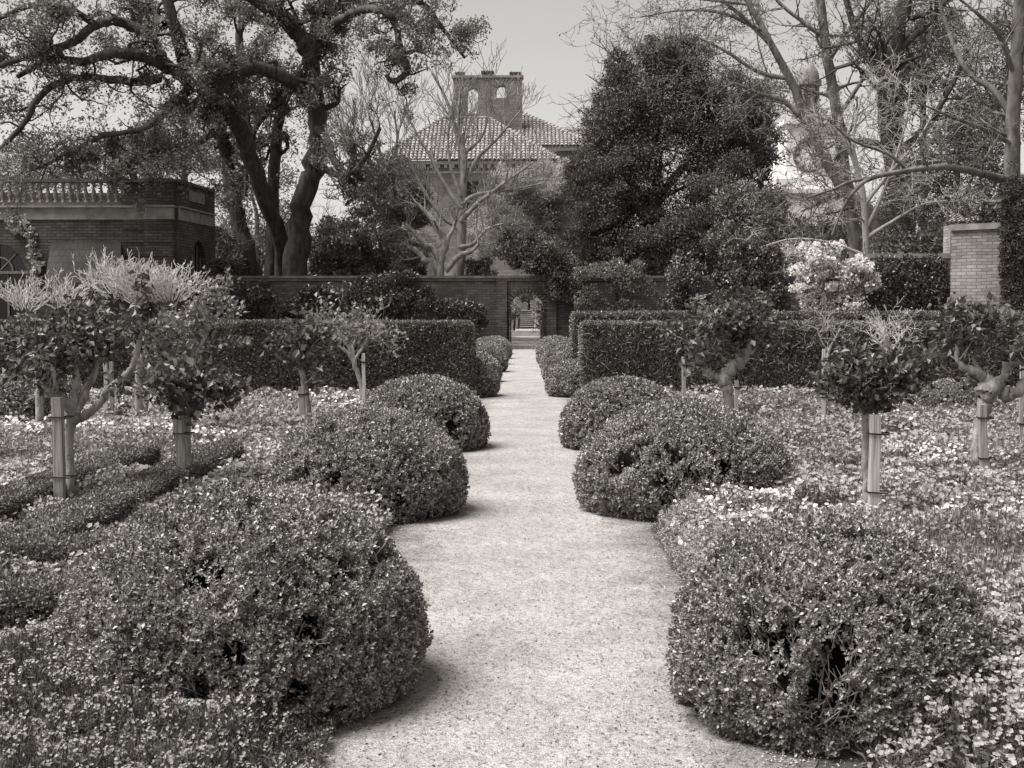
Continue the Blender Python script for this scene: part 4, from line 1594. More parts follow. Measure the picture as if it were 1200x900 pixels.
# the great oak
rng = np.random.default_rng(101)
YO = 64
e = tree_empty('oak_tree', 345, YO, 'huge spreading oak with dark sinuous limbs filling the upper left', group=GT)
tr, tw = MB(), Tw()
limbs = [
    [(350, 400, 18.9), (349, 323, 15.8), (352, 253, 13.1), (366, 200, 12.1), (373, 155, 11.0), (368, 105, 10.5), (362, 60, 9.5), (350, 39, 9.4), (319, 12, 8.3, -1), (280, -12, 7.1, -2)],
    [(371, 112, 9.4), (352, 100, 8.3, -1), (334, 91, 7.7, -2), (303, 80, 7.1, -3), (272, 87, 5.9, -4), (257, 107, 4.7, -4), (252, 120, 3.5, -4)],
    [(368, 70, 8.3), (368, 50, 7.7), (373, 25, 7.1), (387, -5, 5.9), (400, -40, 4.7)],
    [(374, 45, 5.9), (392, 28, 5.3, -2), (425, 12, 4.7, -4), (452, 14, 4.2, -6), (464, 32, 3.8, -6), (469, 58, 3.5, -6), (478, 82, 3.5, -6), (462, 95, 3.1, -6), (452, 88, 1.8, -6)],
    [(376, 20, 5.3), (410, 0, 4.7, 1), (450, -12, 4.1, 2), (495, 5, 3.5, 3), (520, 35, 2.6, 3), (545, 68, 1.7, 3)],
    [(372, 150, 5.9), (383, 163, 4.7, -2), (392, 190, 3.8, -3), (405, 205, 3.1, -3), (420, 225, 2.4, -3), (405, 240, 1.8, -3)],
    [(334, 400, 13.7, 2), (332, 323, 10.5, 2), (327, 272, 9.5, 1), (307, 225, 10.0, 0), (290, 172, 10.0, -1), (272, 136, 9.5, -2), (241, 105, 10.0, -3), (218, 70, 8.3, -4), (202, 23, 6.5, -5), (190, -25, 4.7, -5)],
    [(241, 107, 7.1, -3), (222, 95, 6.5, -5), (202, 82, 6.5, -7), (171, 68, 5.9, -8), (136, 62, 5.3, -9), (97, 72, 4.2, -10), (58, 70, 3.5, -10), (20, 90, 2.4, -10)],
    [(200, 80, 5.9, -6), (188, 66, 5.9, -7), (179, 52, 5.9, -8), (167, 37, 5.9, -8), (142, 25, 5.3, -8), (113, 29, 4.7, -9), (85, 50, 4.1, -10), (39, 64, 3.3, -11), (-10, 80, 2.4, -11)],
    [(186, 92, 4.7, -5), (160, 96, 4.5, -7), (120, 92, 4.0, -9), (78, 93, 3.5, -10), (45, 115, 3.3, -11), (28, 145, 2.9, -11), (0, 176, 2.4, -11)],
    [(192, 30, 5.9, -5), (180, 18, 5.9, -4), (162, 5, 5.3, -3), (140, -15, 4.7, -2)],
    [(298, 400, 14.7, 5), (295, 318, 11.6, 5), (282, 270, 10.5, 5), (272, 220, 10.0, 5), (266, 180, 8.3, 5), (258, 150, 7.1, 4), (250, 110, 4.7, 4), (235, 60, 3.5, 4)],
    [(318, 400, 9.5, 4), (316, 320, 8.3, 4), (320, 250, 7.1, 4), (322, 190, 7.1, 4), (328, 130, 6.5, 4), (342, 100, 5.9, 3), (352, 85, 4.7, 3)],
    [(290, 160, 5.9, 1), (286, 120, 5.9, 2), (284, 85, 5.4, 2), (280, 40, 4.7, 2), (292, 18, 4.1, 2), (305, -5, 3.5, 2)],
    [(335, 105, 4.7, 3), (322, 120, 4.1, 3), (300, 150, 3.5, 3), (290, 190, 2.8, 3), (288, 230, 2.4, 3)],
    [(255, 150, 4.7, -1), (235, 165, 4.0, -4), (205, 172, 3.5, -6), (175, 178, 2.9, -8), (150, 196, 2.4, -9), (160, 210, 1.8, -9)],
    [(230, 88, 4.2, -4), (205, 120, 3.5, -7), (170, 150, 3.1, -9), (120, 160, 2.6, -10), (70, 185, 2.1, -11), (35, 200, 1.4, -11)],
    [(113, 29, 3.5, -9), (80, 10, 3.5, -10), (40, 5, 2.9, -11), (-10, 25, 2.4, -11)],
    [(364, 190, 4.7, -1), (400, 205, 3.5, -3), (425, 190, 2.8, -4), (445, 150, 2.1, -5)],
]
P_all = []
for L in limbs:
    pos, rad = limb(tr, L, YO, rng, 9, jit=.12)
    P_all.append((pos, rad))
for i, (pos, rad) in enumerate(P_all):
    ln = np.linalg.norm(np.diff(pos, axis=0), axis=1).sum()
    t0 = .5 if i in (0, 6, 11, 12) else .12
    sprout(tw, pos, rad, int(ln * (1.2 if t0 < .3 else .8)) + 3, 2.1, 3, rng, t0=t0, rr=.4, wob=.55, up=.03, nseg=4, kids=3, ratio=.58, spread=.9, minr=.012)
tr.build('trunk', M['bark'], e)
tb = MB()
tw.flush(tb, 4)
tb.build('branches', M['bark'], e)
fo = MB()
T = np.array(tw.tips)
sel = .7 * vnoise(T * .4, 7) + .8 * vnoise(T * 1.1, 8) > -.02
tip_leaves(fo, T[sel], rng, 7, .15, .15, m=0)
oakb = []
for (px, py, rx, ry, dy) in [(40, 120, 60, 46, -9), (110, 110, 60, 40, -8), (30, 60, 60, 40, -9), (90, 40, 60, 36, -8), (60, 175, 70, 30, -10), (150, 150, 60, 40, -7), (120, 195, 60, 22, -9), (200, 150, 50, 40, -3),
                             (215, 190, 50, 28, -4), (170, 35, 50, 40, -5), (250, 40, 50, 40, 0), (240, 100, 40, 40, 3), (320, 45, 50, 40, 3), (300, 120, 44, 40, 4), (340, 165, 30, 50, 3), (300, 200, 44, 40, 4), (395, 30, 50, 30, 1), (440, -5, 60, 26, 0), (330, 235, 34, 40, 4),
                             (350, 130, 26, 50, 3), (10, 10, 60, 30, -9), (150, -5, 70, 24, -4), (5, 150, 30, 40, -10), (255, 215, 34, 40, 3), (392, 200, 24, 34, -2), (405, 60, 30, 30, 2), (500, 30, 36, 30, 3), (100, 214, 60, 14, -8), (30, 222, 50, 14, -9), (75, 236, 40, 10, -8.5), (170, 205, 40, 14, -6), (130, 262, 20, 14, -8.5)]:
    oakb.append(pblob(px, py, YO + dy + 3.5, rx, ry, 1.9))
blob_leaves(fo, oakb, 46000, .15, rng, 12, .05, 1.3, 1.6)
fo.build('crown', M['oak'], e)
print('oak tips', len(T), int(sel.sum()))


def crown_tree(name, px, Y, label, blobs, n, L, mat, seed, cat='tree', group=GT, trunk=None, bark='bark', gap=.35, gscale=1., sprouts=0, slen=1.5, asp=.55, up=.25, shell=.45, part='crown', shrink=.88, rk=10, rf=(.16, .36)):
    rng = np.random.default_rng(seed)
    e = tree_empty(name, px, Y, label, cat, group)
    t, tw = MB(), Tw()
    for L_ in (trunk or []):
        pos, rad = limb(t, L_, Y, rng, 7, jit=.1)
        if sprouts:
            sprout(tw, pos, rad, sprouts, slen, 2, rng, t0=.3, wob=.3, up=.08, nseg=3, kids=3, ratio=.6, minr=.008)
    if sprouts:
        tw.flush(t, 4)
    if t.n:
        t.build('trunk', M[bark], e)
    f = MB()
    blob_leaves(f, ragged([pblob(*b) for b in blobs], rng, rk, rf, shrink), n, L, rng, seed, shell, gap, gscale, asp, up=up)
    f.build(part, M[mat], e)
    return e


# dark evergreen right of the house
bl = [(775, 200, 68, 95, 90, 4), (770, 110, 68, 60, 60, 3), (720, 205, 67, 55, 60, 3), (835, 130, 69, 50, 60, 3), (700, 235, 66, 38, 48, 2.4), (850, 230, 69, 55, 80, 3.4),
      (735, 120, 68, 42, 42, 2.2), (800, 75, 68, 34, 30, 2), (768, 65, 68, 20, 22, 1.4), (712, 285, 66, 45, 32, 2.2), (785, 285, 67, 95, 45, 4), (880, 170, 69, 30, 45, 2), (705, 165, 67, 26, 28, 1.8), (722, 75, 68, 12, 16, 1), (690, 300, 66.5, 40, 34, 2), (770, 320, 66.5, 110, 40, 3), (870, 300, 68, 50, 50, 3)]
crown_tree('evergreen_tree', 770, 68, 'broad dark evergreen tree with ragged crown right of the house', bl, 330000, .13, 'dark', 111,
           trunk=[[(775, 400, 12), (772, 280, 9), (770, 180, 6), (768, 80, 2.5)], [(772, 250, 5), (730, 200, 4), (712, 150, 1.5)], [(772, 230, 5), (820, 170, 4), (845, 110, 1.5)], [(770, 170, 4), (745, 120, 3), (728, 72, 1)], [(770, 150, 3), (795, 100, 2), (802, 55, 1)]], sprouts=20, slen=2.6, gap=.1, shell=.3, shrink=1.0, asp=.45, rk=20, rf=(.12, .28))

# pale weeping tree
bl = [(600, 250, 73, 48, 50, 2.5), (625, 220, 73, 32, 28, 2), (580, 275, 72, 32, 32, 2), (640, 260, 73, 28, 55, 2), (600, 210, 73, 26, 16, 1.5), (655, 300, 73, 30, 30, 2), (660, 215, 73, 22, 26, 1.6)]
crown_tree('willow_tree', 620, 73, 'pale feathery young-leaved tree between house and dark evergreen', bl, 105000, .13, 'pale', 112, asp=.35, up=-.2,
           trunk=[[(662, 400, 6), (648, 310, 4.5), (622, 260, 3), (600, 215, 1.2)], [(635, 285, 3), (640, 250, 2), (650, 220, 1)], [(616, 280, 3), (590, 260, 2), (572, 235, 1)]], bark='barkgrey', gap=.3, sprouts=16, slen=2.0, shell=.3)

# thin tree with leaves just left of the house, and bushes under it
crown_tree('broadleaf_tree', 462, 70, 'middling leafy tree crown just left of the house, above the bushes', [(465, 222, 70, 36, 34, 2), (435, 215, 70, 24, 20, 1.6), (490, 240, 70, 20, 24, 1.4), (450, 250, 70, 34, 22, 2)], 15000, .16, 'mid', 113,
           trunk=[[(470, 400, 5), (467, 280, 4), (462, 220, 2.5), (455, 190, 1)]], bark='barkgrey', gap=.6, sprouts=14, shell=.3)
bi = 0
for (px, py, Y, rx, ry, rd, mt, n, lab) in [
    (395, 285, 67, 34, 34, 2, 'mid', 12000, 'hazy bush over the wall just right of the oak trunk'),
    (445, 290, 68, 34, 30, 2, 'mid', 11000, 'grey bush over the wall under the small leafy tree'),
    (480, 300, 66, 22, 22, 1.4, 'mid', 6000, 'small bush over the wall left of the bare pale tree'),
    (265, 300, 68, 24, 34, 2, 'dark', 8000, 'dark bush between the pavilion and the oak trunks'),
    (300, 262, 74, 60, 62, 4, 'mid', 16000, 'leafy mass behind the three oak trunks'),
    (215, 165, 78, 60, 45, 4, 'mid', 14000, 'round tree crown behind the pavilion roof'),
    (130, 180, 80, 70, 32, 4, 'mid', 12000, 'low tree crown beyond the balustrade of the pavilion'),
    (40, 205, 80, 60, 22, 4, 'mid', 8000, 'low tree crown beyond the far left end of the pavilion'),
]:
    crown_tree('background_bush' if py > 270 else 'background_tree', px, Y, lab, [(px, py, Y, rx, ry, rd), (px - rx * .5, py + ry * .4, Y, rx * .6, ry * .6, rd * .8), (px + rx * .5, py + ry * .45, Y - .3, rx * .55, ry * .6, rd * .8), (px, 318, Y, rx * 1.15, 16, rd * .8)], int(n * 1.25), .15, mt, 120 + bi, cat='bush' if py > 270 else 'tree',
               trunk=[[(px, 400, 4), (px + 2, py + 10, 3), (px - 5, py - ry * .6, 1)], [(px, py + ry, 2.4), (px - rx * .6, py, 1)], [(px, py + ry, 2.4), (px + rx * .6, py - ry * .2, 1)]], bark='barkgrey', gap=.55, sprouts=8, shell=.25, group='shrubs and trees over the wall')
    bi += 1
for px, h_, lab in ((553, 300, 'dark clipped yew over the wall, left of two'), (568, 303, 'dark clipped yew over the wall, right of two')):
    crown_tree('yew_bush', px, 64, lab, [(px, h_ + 25, 64, 8, 26, .4)], 3500, .1, 'dark', 140 + px, cat='clipped bush', gap=0, group='clipped yews over the wall', trunk=[[(px, 410, 2), (px, 330, 1)]])

# bare pale tree in the middle
rng = np.random.default_rng(131)
YB = 64.5
e = tree_empty('bare_tree', 540, YB, 'bare pale tree with upswept twigs in front of the house', group=GT)
tr, tw = MB(), Tw()
LB = [
    [(538, 420, 8), (538, 323, 6.5), (541, 260, 5.5), (543, 193, 4.2), (541, 165, 3), (537, 140, 1.8), (540, 100, .9)],
    [(542, 200, 3.6), (537, 163, 2.8), (523, 117, 1.8), (506, 85, .9)],
    [(543, 215, 3), (560, 185, 2.4), (585, 160, 1.8), (610, 130, .9)],
    [(540, 245, 3.2), (520, 215, 2.6), (505, 185, 1.8), (485, 150, 1.2), (470, 115, .7)],
    [(540, 260, 3.4), (558, 240, 2.8), (590, 215, 2), (625, 190, 1)],
    [(540, 240, 3), (560, 228, 2.4), (600, 222, 1.6), (635, 215, .8)],
    [(539, 270, 3), (515, 250, 2.6), (492, 215, 1.8), (478, 180, 1)],
    [(538, 290, 3), (555, 285, 2.4), (572, 268, 1.6), (590, 262, .8)],
    [(540, 230, 2.4), (528, 195, 1.8), (525, 160, 1.2), (530, 125, .6)],
    [(545, 180, 2), (566, 158, 1.4), (575, 120, .8)],
]
for i, L in enumerate(LB):
    pos, rad = limb(tr, L, YB + (rng.uniform(-.6, .6) if i else 0), rng, 7, jit=.1)
    sprout(tw, pos, rad, 9 if i else 8, 2.0, 2, rng, t0=.35, rr=.4, bias=(0, 0, .9), wob=.12, up=.12, nseg=4, kids=3, ratio=.6, spread=.6, minr=.012)
tw.flush(tr, 4)
tr.build('trunk', M['barkpale'], e)
# smooth sinuous trunks to its left
e = tree_empty('pale_trunked_tree', 508, 63, 'low tree with smooth twisting pale stems left of the bare tree', group=GT)
tr, tw = MB(), Tw()
for L in [[(516, 420, 6), (515, 322, 5), (518, 300, 4.5), (522, 285, 4.5), (512, 265, 4), (500, 250, 3), (488, 238, 2)],
          [(510, 400, 5), (506, 318, 4.5), (498, 305, 4), (492, 298, 3.5), (484, 290, 2.5)],
          [(517, 310, 4), (508, 292, 4), (497, 285, 3.5), (485, 272, 2.5), (475, 262, 1.5)],
          [(522, 318, 3.5), (538, 300, 3.2), (552, 295, 2.5), (562, 285, 1.5)],
          [(520, 290, 3), (530, 270, 2.4), (536, 255, 1.6)]]:
    pos, rad = limb(tr, L, 63, rng, 8, jit=.1)
    sprout(tw, pos, rad, 5, 1.2, 2, rng, t0=.6, wob=.25, up=.1, nseg=3, kids=2, minr=.01)
tw.flush(tr, 4)
tr.build('trunk', M['barkpale'], e)
fo = MB()
tip_leaves(fo, tw.tips, rng, 3, .15, .1)
fo.build('leaves', M['mid'], e)
# twiggy bare tree behind left of the house
e = tree_empty('bare_tree', 455, 76, 'slender bare tree with fine upright twigs left of the house', group=GT)
tr, tw = MB(), Tw()
for L in [[(462, 400, 5), (458, 260, 3.5), (450, 200, 2.4), (440, 160, 1.4), (432, 135, .7)], [(455, 240, 2.4), (425, 200, 1.8), (405, 165, 1), (398, 140, .6)], [(452, 210, 2), (465, 170, 1.4), (462, 130, .7)], [(455, 230, 2), (430, 185, 1.4), (418, 150, .7)],
          [(440, 235, 2), (400, 205, 1.4), (385, 170, .7)]]:
    pos, rad = limb(tr, L, 76, rng, 6)
    sprout(tw, pos, rad, 13, 2.6, 2, rng, t0=.3, rr=.4, bias=(0, 0, 1.1), wob=.1, up=.12, nseg=4, kids=4, ratio=.6, spread=.55, minr=.012)
tw.flush(tr, 3)
tr.build('trunk', M['barkgrey'], e)

# ------------------------------------------------------------------ sycamores at the right
def sycamore(px, Y, label, limbs, seed, bark='barkgrey', twn=10, tl=2.4, leaves=2, thin=.5, lsize=.12, ivy=None, trunkpart='trunk', lev=3, drop=0., bias=(0, 0, .2), name='sycamore_tree', leafmat_='oak', wob=.2, t0=.2):
    rng = np.random.default_rng(seed)
    e = tree_empty(name, px, Y, label, group='bare-branched trees at the upper right')
    tr, tw = MB(), Tw()
    for L in limbs:
        pos, rad = limb(tr, L, Y, rng, 9, jit=.06)
        sprout(tw, pos, rad, twn, tl, lev, rng, t0=t0, rr=.4, bias=bias, wob=wob, up=.02, nseg=4, kids=3, ratio=.6, spread=.8, minr=.009, droop=drop)
    tr.build('trunk', M[bark], e)
    tb = MB()
    tw.flush(tb, 4)
    tb.build('branches', M[bark], e)
    if leaves:
        fo = MB()
        T = np.array(tw.tips)
        T = T[rng.random(len(T)) < thin]
        tip_leaves(fo, T, rng, leaves, .12, lsize, droop=.8)
        fo.build('leaves', M[leafmat_], e)
    if ivy:
        f = MB()
        blob_leaves(f, [pblob(*b) for b in ivy], 14000, .11, rng, seed, .7, .2)
        f.build('ivy', M['dark'], e)
    return e


sycamore(1029, 58, 'sycamore leaning left with a long arching trunk over the cupola',
         [[(1045, 400, 9), (1035, 300, 8), (1020, 250, 7.5), (987, 220, 7), (953, 156, 6), (928, 97, 5), (903, 51, 4), (873, -5, 3)],
          [(905, 55, 3), (880, 30, 2.4, 1), (845, 15, 2, 1), (800, 12, 1.4, 2), (750, 20, .8, 2)],
          [(925, 92, 3), (890, 85, 2.4), (850, 60, 1.8), (820, 45, 1)],
          [(950, 150, 3.4), (920, 120, 2.8), (885, 108, 2.2), (860, 98, 1.5), (840, 110, .8)],
          [(900, 45, 2.4), (870, 20, 2), (840, -5, 1.5)],
          [(880, 5, 2), (830, 0, 1.5), (770, -8, 1)]], 201, leaves=2, thin=.28, twn=8)
sycamore(985, 61, 'upright sycamore trunk crossing the sky right of the cupola',
         [[(1010, 400, 9), (1000, 270, 7.5), (990, 200, 7), (983, 148, 6.5), (972, 80, 6), (966, 40, 5.5), (960, -10, 5)],
          [(972, 70, 3.5), (990, 40, 3, 1), (1010, 15, 2.5, 1), (1030, -10, 2)],
          [(980, 140, 3), (1000, 110, 2.5), (1020, 80, 2), (1040, 60, 1)],
          [(966, 45, 3), (940, 25, 2.4), (915, 5, 2), (900, -15, 1.4)]], 202, leaves=2, thin=.25, twn=11)
sycamore(1050, 56, 'thick dark ivy-wrapped trunk forking near the top right',
         [[(1060, 400, 15), (1060, 280, 14), (1052, 200, 13), (1040, 127, 12), (1044, 72, 10), (1062, 0, 8), (1070, -30, 7)],
          [(1040, 100, 6), (1020, 70, 5), (1000, 30, 4), (990, -10, 3)],
          [(1050, 60, 5), (1085, 30, 4), (1110, 0, 3)],
          [(1052, 180, 5), (1085, 150, 4), (1110, 110, 3), (1135, 60, 2)]], 203, bark='bark', leaves=3, thin=.5, twn=13,
         ivy=[(1052, 240, 55.4, 17, 70, .8), (1045, 130, 55.6, 15, 50, .7), (1062, 330, 55, 20, 60, .9), (1040, 290, 55, 28, 26, 1)])
sycamore(1186, 36, 'pale smooth trunk at the right edge with long arching bare boughs',
         [[(1187, 420, 11), (1186, 300, 10), (1186, 207, 9), (1189, 105, 8), (1194, 20, 7), (1198, -40, 6)],
          [(1188, 210, 5), (1165, 207, 4.5, -.3), (1148, 203, 4.3, -.6), (1125, 198, 4, -.9), (1101, 196, 3.7, -1.2), (1063, 200, 3.2, -1.5), (1021, 209, 2.6, -1.8), (1000, 225, 2, -2), (985, 250, 1.4, -2.1), (975, 275, .8, -2.2)],
          [(1021, 209, 2.2, -1.8), (1000, 212, 2, -1.8), (975, 222, 1.6, -2), (945, 232, 1, -2.2)],
          [(1188, 140, 4), (1164, 105, 3.5, .3), (1140, 90, 3.2, .6), (1122, 63, 2.8, .8), (1105, 17, 2.2, 1), (1098, -15, 1.6, 1)],
          [(1063, 199, 2, -1.5), (1040, 180, 1.8, -1.6), (1000, 165, 1.4, -1.8), (970, 140, 1, -2)],
          [(1190, 90, 3), (1170, 40, 2.6, -.5), (1150, 20, 2, -.8), (1120, -5, 1.4, -1)],
          [(1189, 170, 3), (1150, 150, 2.2, -.8), (1110, 135, 1.6, -1.4), (1075, 120, .9, -2)]], 204, bark='barkgrey', leaves=1, thin=.12, twn=9, tl=1.15, lsize=.06, lev=3, bias=(-.2, 0, .15), wob=.16)
# ivy column round the right trunk's foot
rng = np.random.default_rng(205)
e = tree_empty('ivy_column', 1190, 35.6, 'dense dark column of ivy round the trunk foot at the right edge', 'climber')
f = MB()
for k in range(9):
    blob_leaves(f, [pblob(1190, 225 + k * 22, 35.6, 17, 18, .45)], 2600, .075, rng, k, .75, .05)
f.build('ivy', M['dark'], e)
f = MB()
f.tube([P(1190, y, 35.6) for y in (230, 300, 370, 410)], [.28, .3, .32, .33], 10)
f.build('stem', M['core'], e)

# fine white-twigged tree in front of them and dark background growth
sycamore(1010, 50, 'tangle of fine pale twigs reaching over the garden wall at right',
         [[(1020, 400, 5), (1015, 300, 4), (1012, 235, 3.5), (1002, 190, 3), (985, 160, 2.2), (968, 138, 1.2)],
          [(1013, 240, 2.6), (1040, 205, 2), (1075, 165, 1.4), (1100, 120, .8)],
          [(1014, 280, 3), (1045, 260, 2), (1080, 240, 1.4), (1110, 235, .8)],
          [(1014, 270, 2.4), (1035, 225, 1.8), (1060, 150, 1.2), (1068, 90, .7)],
          [(1014, 300, 2.4), (975, 285, 1.8), (930, 280, 1.2), (890, 290, .7)],
          [(1005, 200, 2), (1000, 160, 1.5), (1010, 110, .9)]], 206, bark='twig', leaves=2, thin=.1, twn=9, tl=1.7, lsize=.08, lev=3, wob=.14, name='twiggy_tree')
bi = 0
for (px, py, Y, rx, ry, rd, mt, n, lab) in [
    (1120, 190, 66, 62, 100, 4, 'dark', 26000, 'tall dark tree mass behind the boughs at the right'),
    (1180, 90, 70, 55, 90, 4, 'dark', 14000, 'dark crown at the top right corner'),
    (1080, 60, 68, 50, 60, 3, 'dark', 12000, 'dark crown behind the ivy-wrapped trunk'),
    (880, 270, 63, 50, 50, 3, 'mid', 15000, 'rounded grey shrub beside the dark evergreen and below the cupola'),
    (1000, 270, 66, 60, 34, 3, 'mid', 14000, 'hazy shrub mass under the cupola right side'),
    (1090, 290, 50, 60, 26, 2, 'dark', 14000, 'dark shrub top above the ivy wall coping'),
    (890, 140, 72, 30, 60, 3, 'mid', 8000, 'loose tree crown between evergreen and cupola'),
    (1150, 290, 44, 40, 50, 2, 'dark', 10000, 'dark shrub behind the pale brick wall'),
]:
    crown_tree('background_tree' if ry > 55 else 'background_bush', px, Y, lab, [(px, py, Y, rx, ry, rd), (px - rx * .5, py + ry * .4, Y, rx * .6, ry * .6, rd * .8), (px + rx * .4, py - ry * .35, Y - .3, rx * .55, ry * .5, rd * .8)], n, .15, mt, 220 + bi, cat='tree' if ry > 55 else 'bush',
               trunk=[[(px, 400, 5), (px + 2, py + 10, 3), (px - 5, py - ry * .6, 1)], [(px, py + ry * .6, 2.4), (px - rx * .6, py, 1)], [(px, py + ry * .6, 2.4), (px + rx * .6, py - ry * .2, 1)]], bark='bark', gap=.5, sprouts=8, shell=.2, group='dark growth behind the right-hand trees')
    bi += 1

# ------------------------------------------------------------------ climbers and shrubs by the walls
def wall_shrub(name, label, cat, blobs, n, L, mat, seed, stems=(), gap=.4, group='climbers on the long garden wall', flowers=0, bark='bark', Y=57.8, extra_mat=None, asp=.6):
    rng = np.random.default_rng(seed)
    e = tree_empty(name, blobs[0][0], Y, label, cat, group)
    f = MB()
    blob_leaves(f, ragged([pblob(*b) for b in blobs], rng, 7), n, L, rng, seed, .3, gap, asp=asp)
    f.build('foliage', M[mat], e)
    t, tw = MB(), Tw()
    px0 = blobs[0][0]
    st_ = list(stems) or [[(px0, 408, 1.6), (px0 + 3, blobs[0][1] + 10, 1.2), (px0 - 4, blobs[0][1] - blobs[0][4] * .5, .6)]]
    for s in st_:
        pos, rad = limb(t, s, Y, rng, 6)
        sprout(tw, pos, rad, 8, .9, 2, rng, t0=.3, wob=.3, up=.05, nseg=3, kids=2, minr=.008)
    tw.flush(t, 3)
    t.build('stems', M[bark], e)
    return e


wall_shrub('climbing_shrub', 'dark climber spilling over the wall right of the pavilion', 'climber', [(275, 355, 57.8, 40, 20, .35), (300, 345, 57.8, 26, 14, .45), (260, 335, 57.8, 14, 10, .3), (265, 312, 58.6, 22, 10, .4)], 11000, .13, 'glossy', 301, gap=.45)
wall_shrub('climbing_shrub', 'dark climber on the wall under the oak trunks', 'climber', [(345, 362, 57.8, 34, 16, .35), (382, 350, 57.8, 20, 18, .45), (360, 345, 57.8, 8, 10, .3)], 8000, .13, 'glossy', 302, gap=.5)
wall_shrub('climbing_shrub', 'dark climber on the wall below the hazy bushes, with exposed brick to its right', 'climber', [(425, 352, 57.8, 26, 22, .45), (462, 350, 57.8, 26, 20, .35), (450, 332, 58.0, 30, 12, .5), (478, 324, 58.4, 16, 6, .4)], 10000, .13, 'glossy', 303, gap=.45)
wall_shrub('climbing_shrub', 'low dark climber at the wall just left of the gate pilaster', 'climber', [(520, 362, 57.8, 40, 14, .35), (555, 372, 57.8, 16, 16, .3), (490, 358, 57.8, 24, 16, .3)], 7000, .13, 'glossy', 304, gap=.5)
wall_shrub('arch_bush', 'dark leafy bush tumbling over the wall above the archway', 'bush', [(618, 298, 58.9, 30, 22, .9), (652, 314, 58.4, 30, 20, .8), (600, 292, 59, 20, 18, .8), (665, 335, 58, 26, 16, .5), (640, 300, 58.6, 26, 26, 1.0)], 17000, .13, 'dark', 305, gap=.4, group='shrubs at the archway', Y=59.6, stems=[[(656, 408, 2), (655, 340, 1.6), (640, 315, 1)], [(655, 345, 1.4), (670, 320, .8)]])
wall_shrub('climbing_shrub', 'pale-leafed climber with curved bare stem right of the archway', 'climber', [(715, 318, 57.6, 38, 11, .6), (740, 335, 57.6, 32, 14, .5), (690, 352, 57.6, 22, 18, .4), (735, 362, 57.6, 30, 10, .4)], 9000, .11, 'mid', 306, gap=.55,
           stems=[[(722, 408, 2), (724, 370, 1.8), (722, 350, 1.6), (730, 335, 1.3), (745, 325, .8)]])
wall_shrub('camellia_shrub', 'large-leafed dark shrub standing before the wall, left of the tree stakes', 'shrub', [(800, 335, 48, 24, 42, .8), (820, 350, 48, 26, 28, .8), (793, 355, 48, 20, 24, .7)], 9000, .12, 'glossy', 307, gap=.5, Y=48, group='dark shrubs behind the right hedge')
wall_shrub('camellia_shrub', 'tall dark glossy shrub just left of the white blossom', 'shrub', [(885, 325, 46, 36, 38, .9), (860, 345, 46, 28, 32, .8), (905, 350, 46, 28, 30, .8), (880, 300, 46, 22, 18, .6)], 13000, .12, 'glossy', 308, gap=.5, Y=46, group='dark shrubs behind the right hedge')
# white blossom shrub
rng = np.random.default_rng(309)
e = tree_empty('blossom_shrub', 975, 37, 'shrub covered in bright white blossom before the right walls', 'flowering shrub')
bl = [pblob(962, 315, 37, 26, 20, .6), pblob(985, 330, 37, 28, 20, .6), pblob(945, 335, 37, 16, 22, .5), pblob(1008, 312, 37, 18, 10, .4), pblob(948, 292, 37, 16, 10, .4), pblob(990, 356, 37, 30, 14, .6), pblob(978, 292, 37, 12, 8, .3), pblob(1020, 330, 37, 12, 12, .3), pblob(955, 358, 37, 18, 10, .4)]
f = MB()
blob_leaves(f, bl, 2000, .08, rng, 5, .2, .5, asp=.8)
f.build('leaves', M['mid'], e)
f = MB()
cl = MB()
blob_leaves(f, ragged(bl, rng, 7, (.2, .45)), 15000, .07, rng, 6, .5, .8, 1.6, asp=.95)
f.build('blossom', M['white'], e)
t, tw = MB(), Tw()
for s in ([(990, 430, 2.4), (988, 370, 2), (975, 340, 1.5), (955, 300, .8)], [(988, 375, 1.8), (1000, 345, 1.2), (1015, 320, .7)], [(985, 370, 1.6), (960, 350, 1.1), (940, 335, .6)]):
    pos, rad = limb(t, s, 37, rng, 6)
    sprout(tw, pos, rad, 12, .7, 2, rng, t0=.3, wob=.3, nseg=3, kids=3, minr=.007)
tw.flush(t, 3)
t.build('stems', M['bark'], e)
# ivy sheet on the lower right wall
e = tree_empty('wall_ivy', 1060, 37.8, 'thick curtain of ivy hanging on the wall right of the white blossom', 'climber')
f = MB()
blob_leaves(f, [pblob(1035, 340, 37.9, 30, 40, .35), pblob(1065, 338, 37.9, 32, 36, .35), pblob(1095, 340, 37.9, 20, 38, .35), pblob(1050, 365, 37.9, 50, 26, .4), pblob(1092, 312, 37.9, 18, 12, .25)], 20000, .085, rng, 9, .3, .15)
f.build('foliage', M['glossy'], e)
t = MB()
for k in range(9):
    px = 1015 + k * 11
    limb(t, [(px, 405, 1.2), (px + rng.uniform(-5, 5), 360, 1), (px + rng.uniform(-8, 8), 320, .6)], 37.85, rng, 5)
t.build('stems', M['bark'], e)

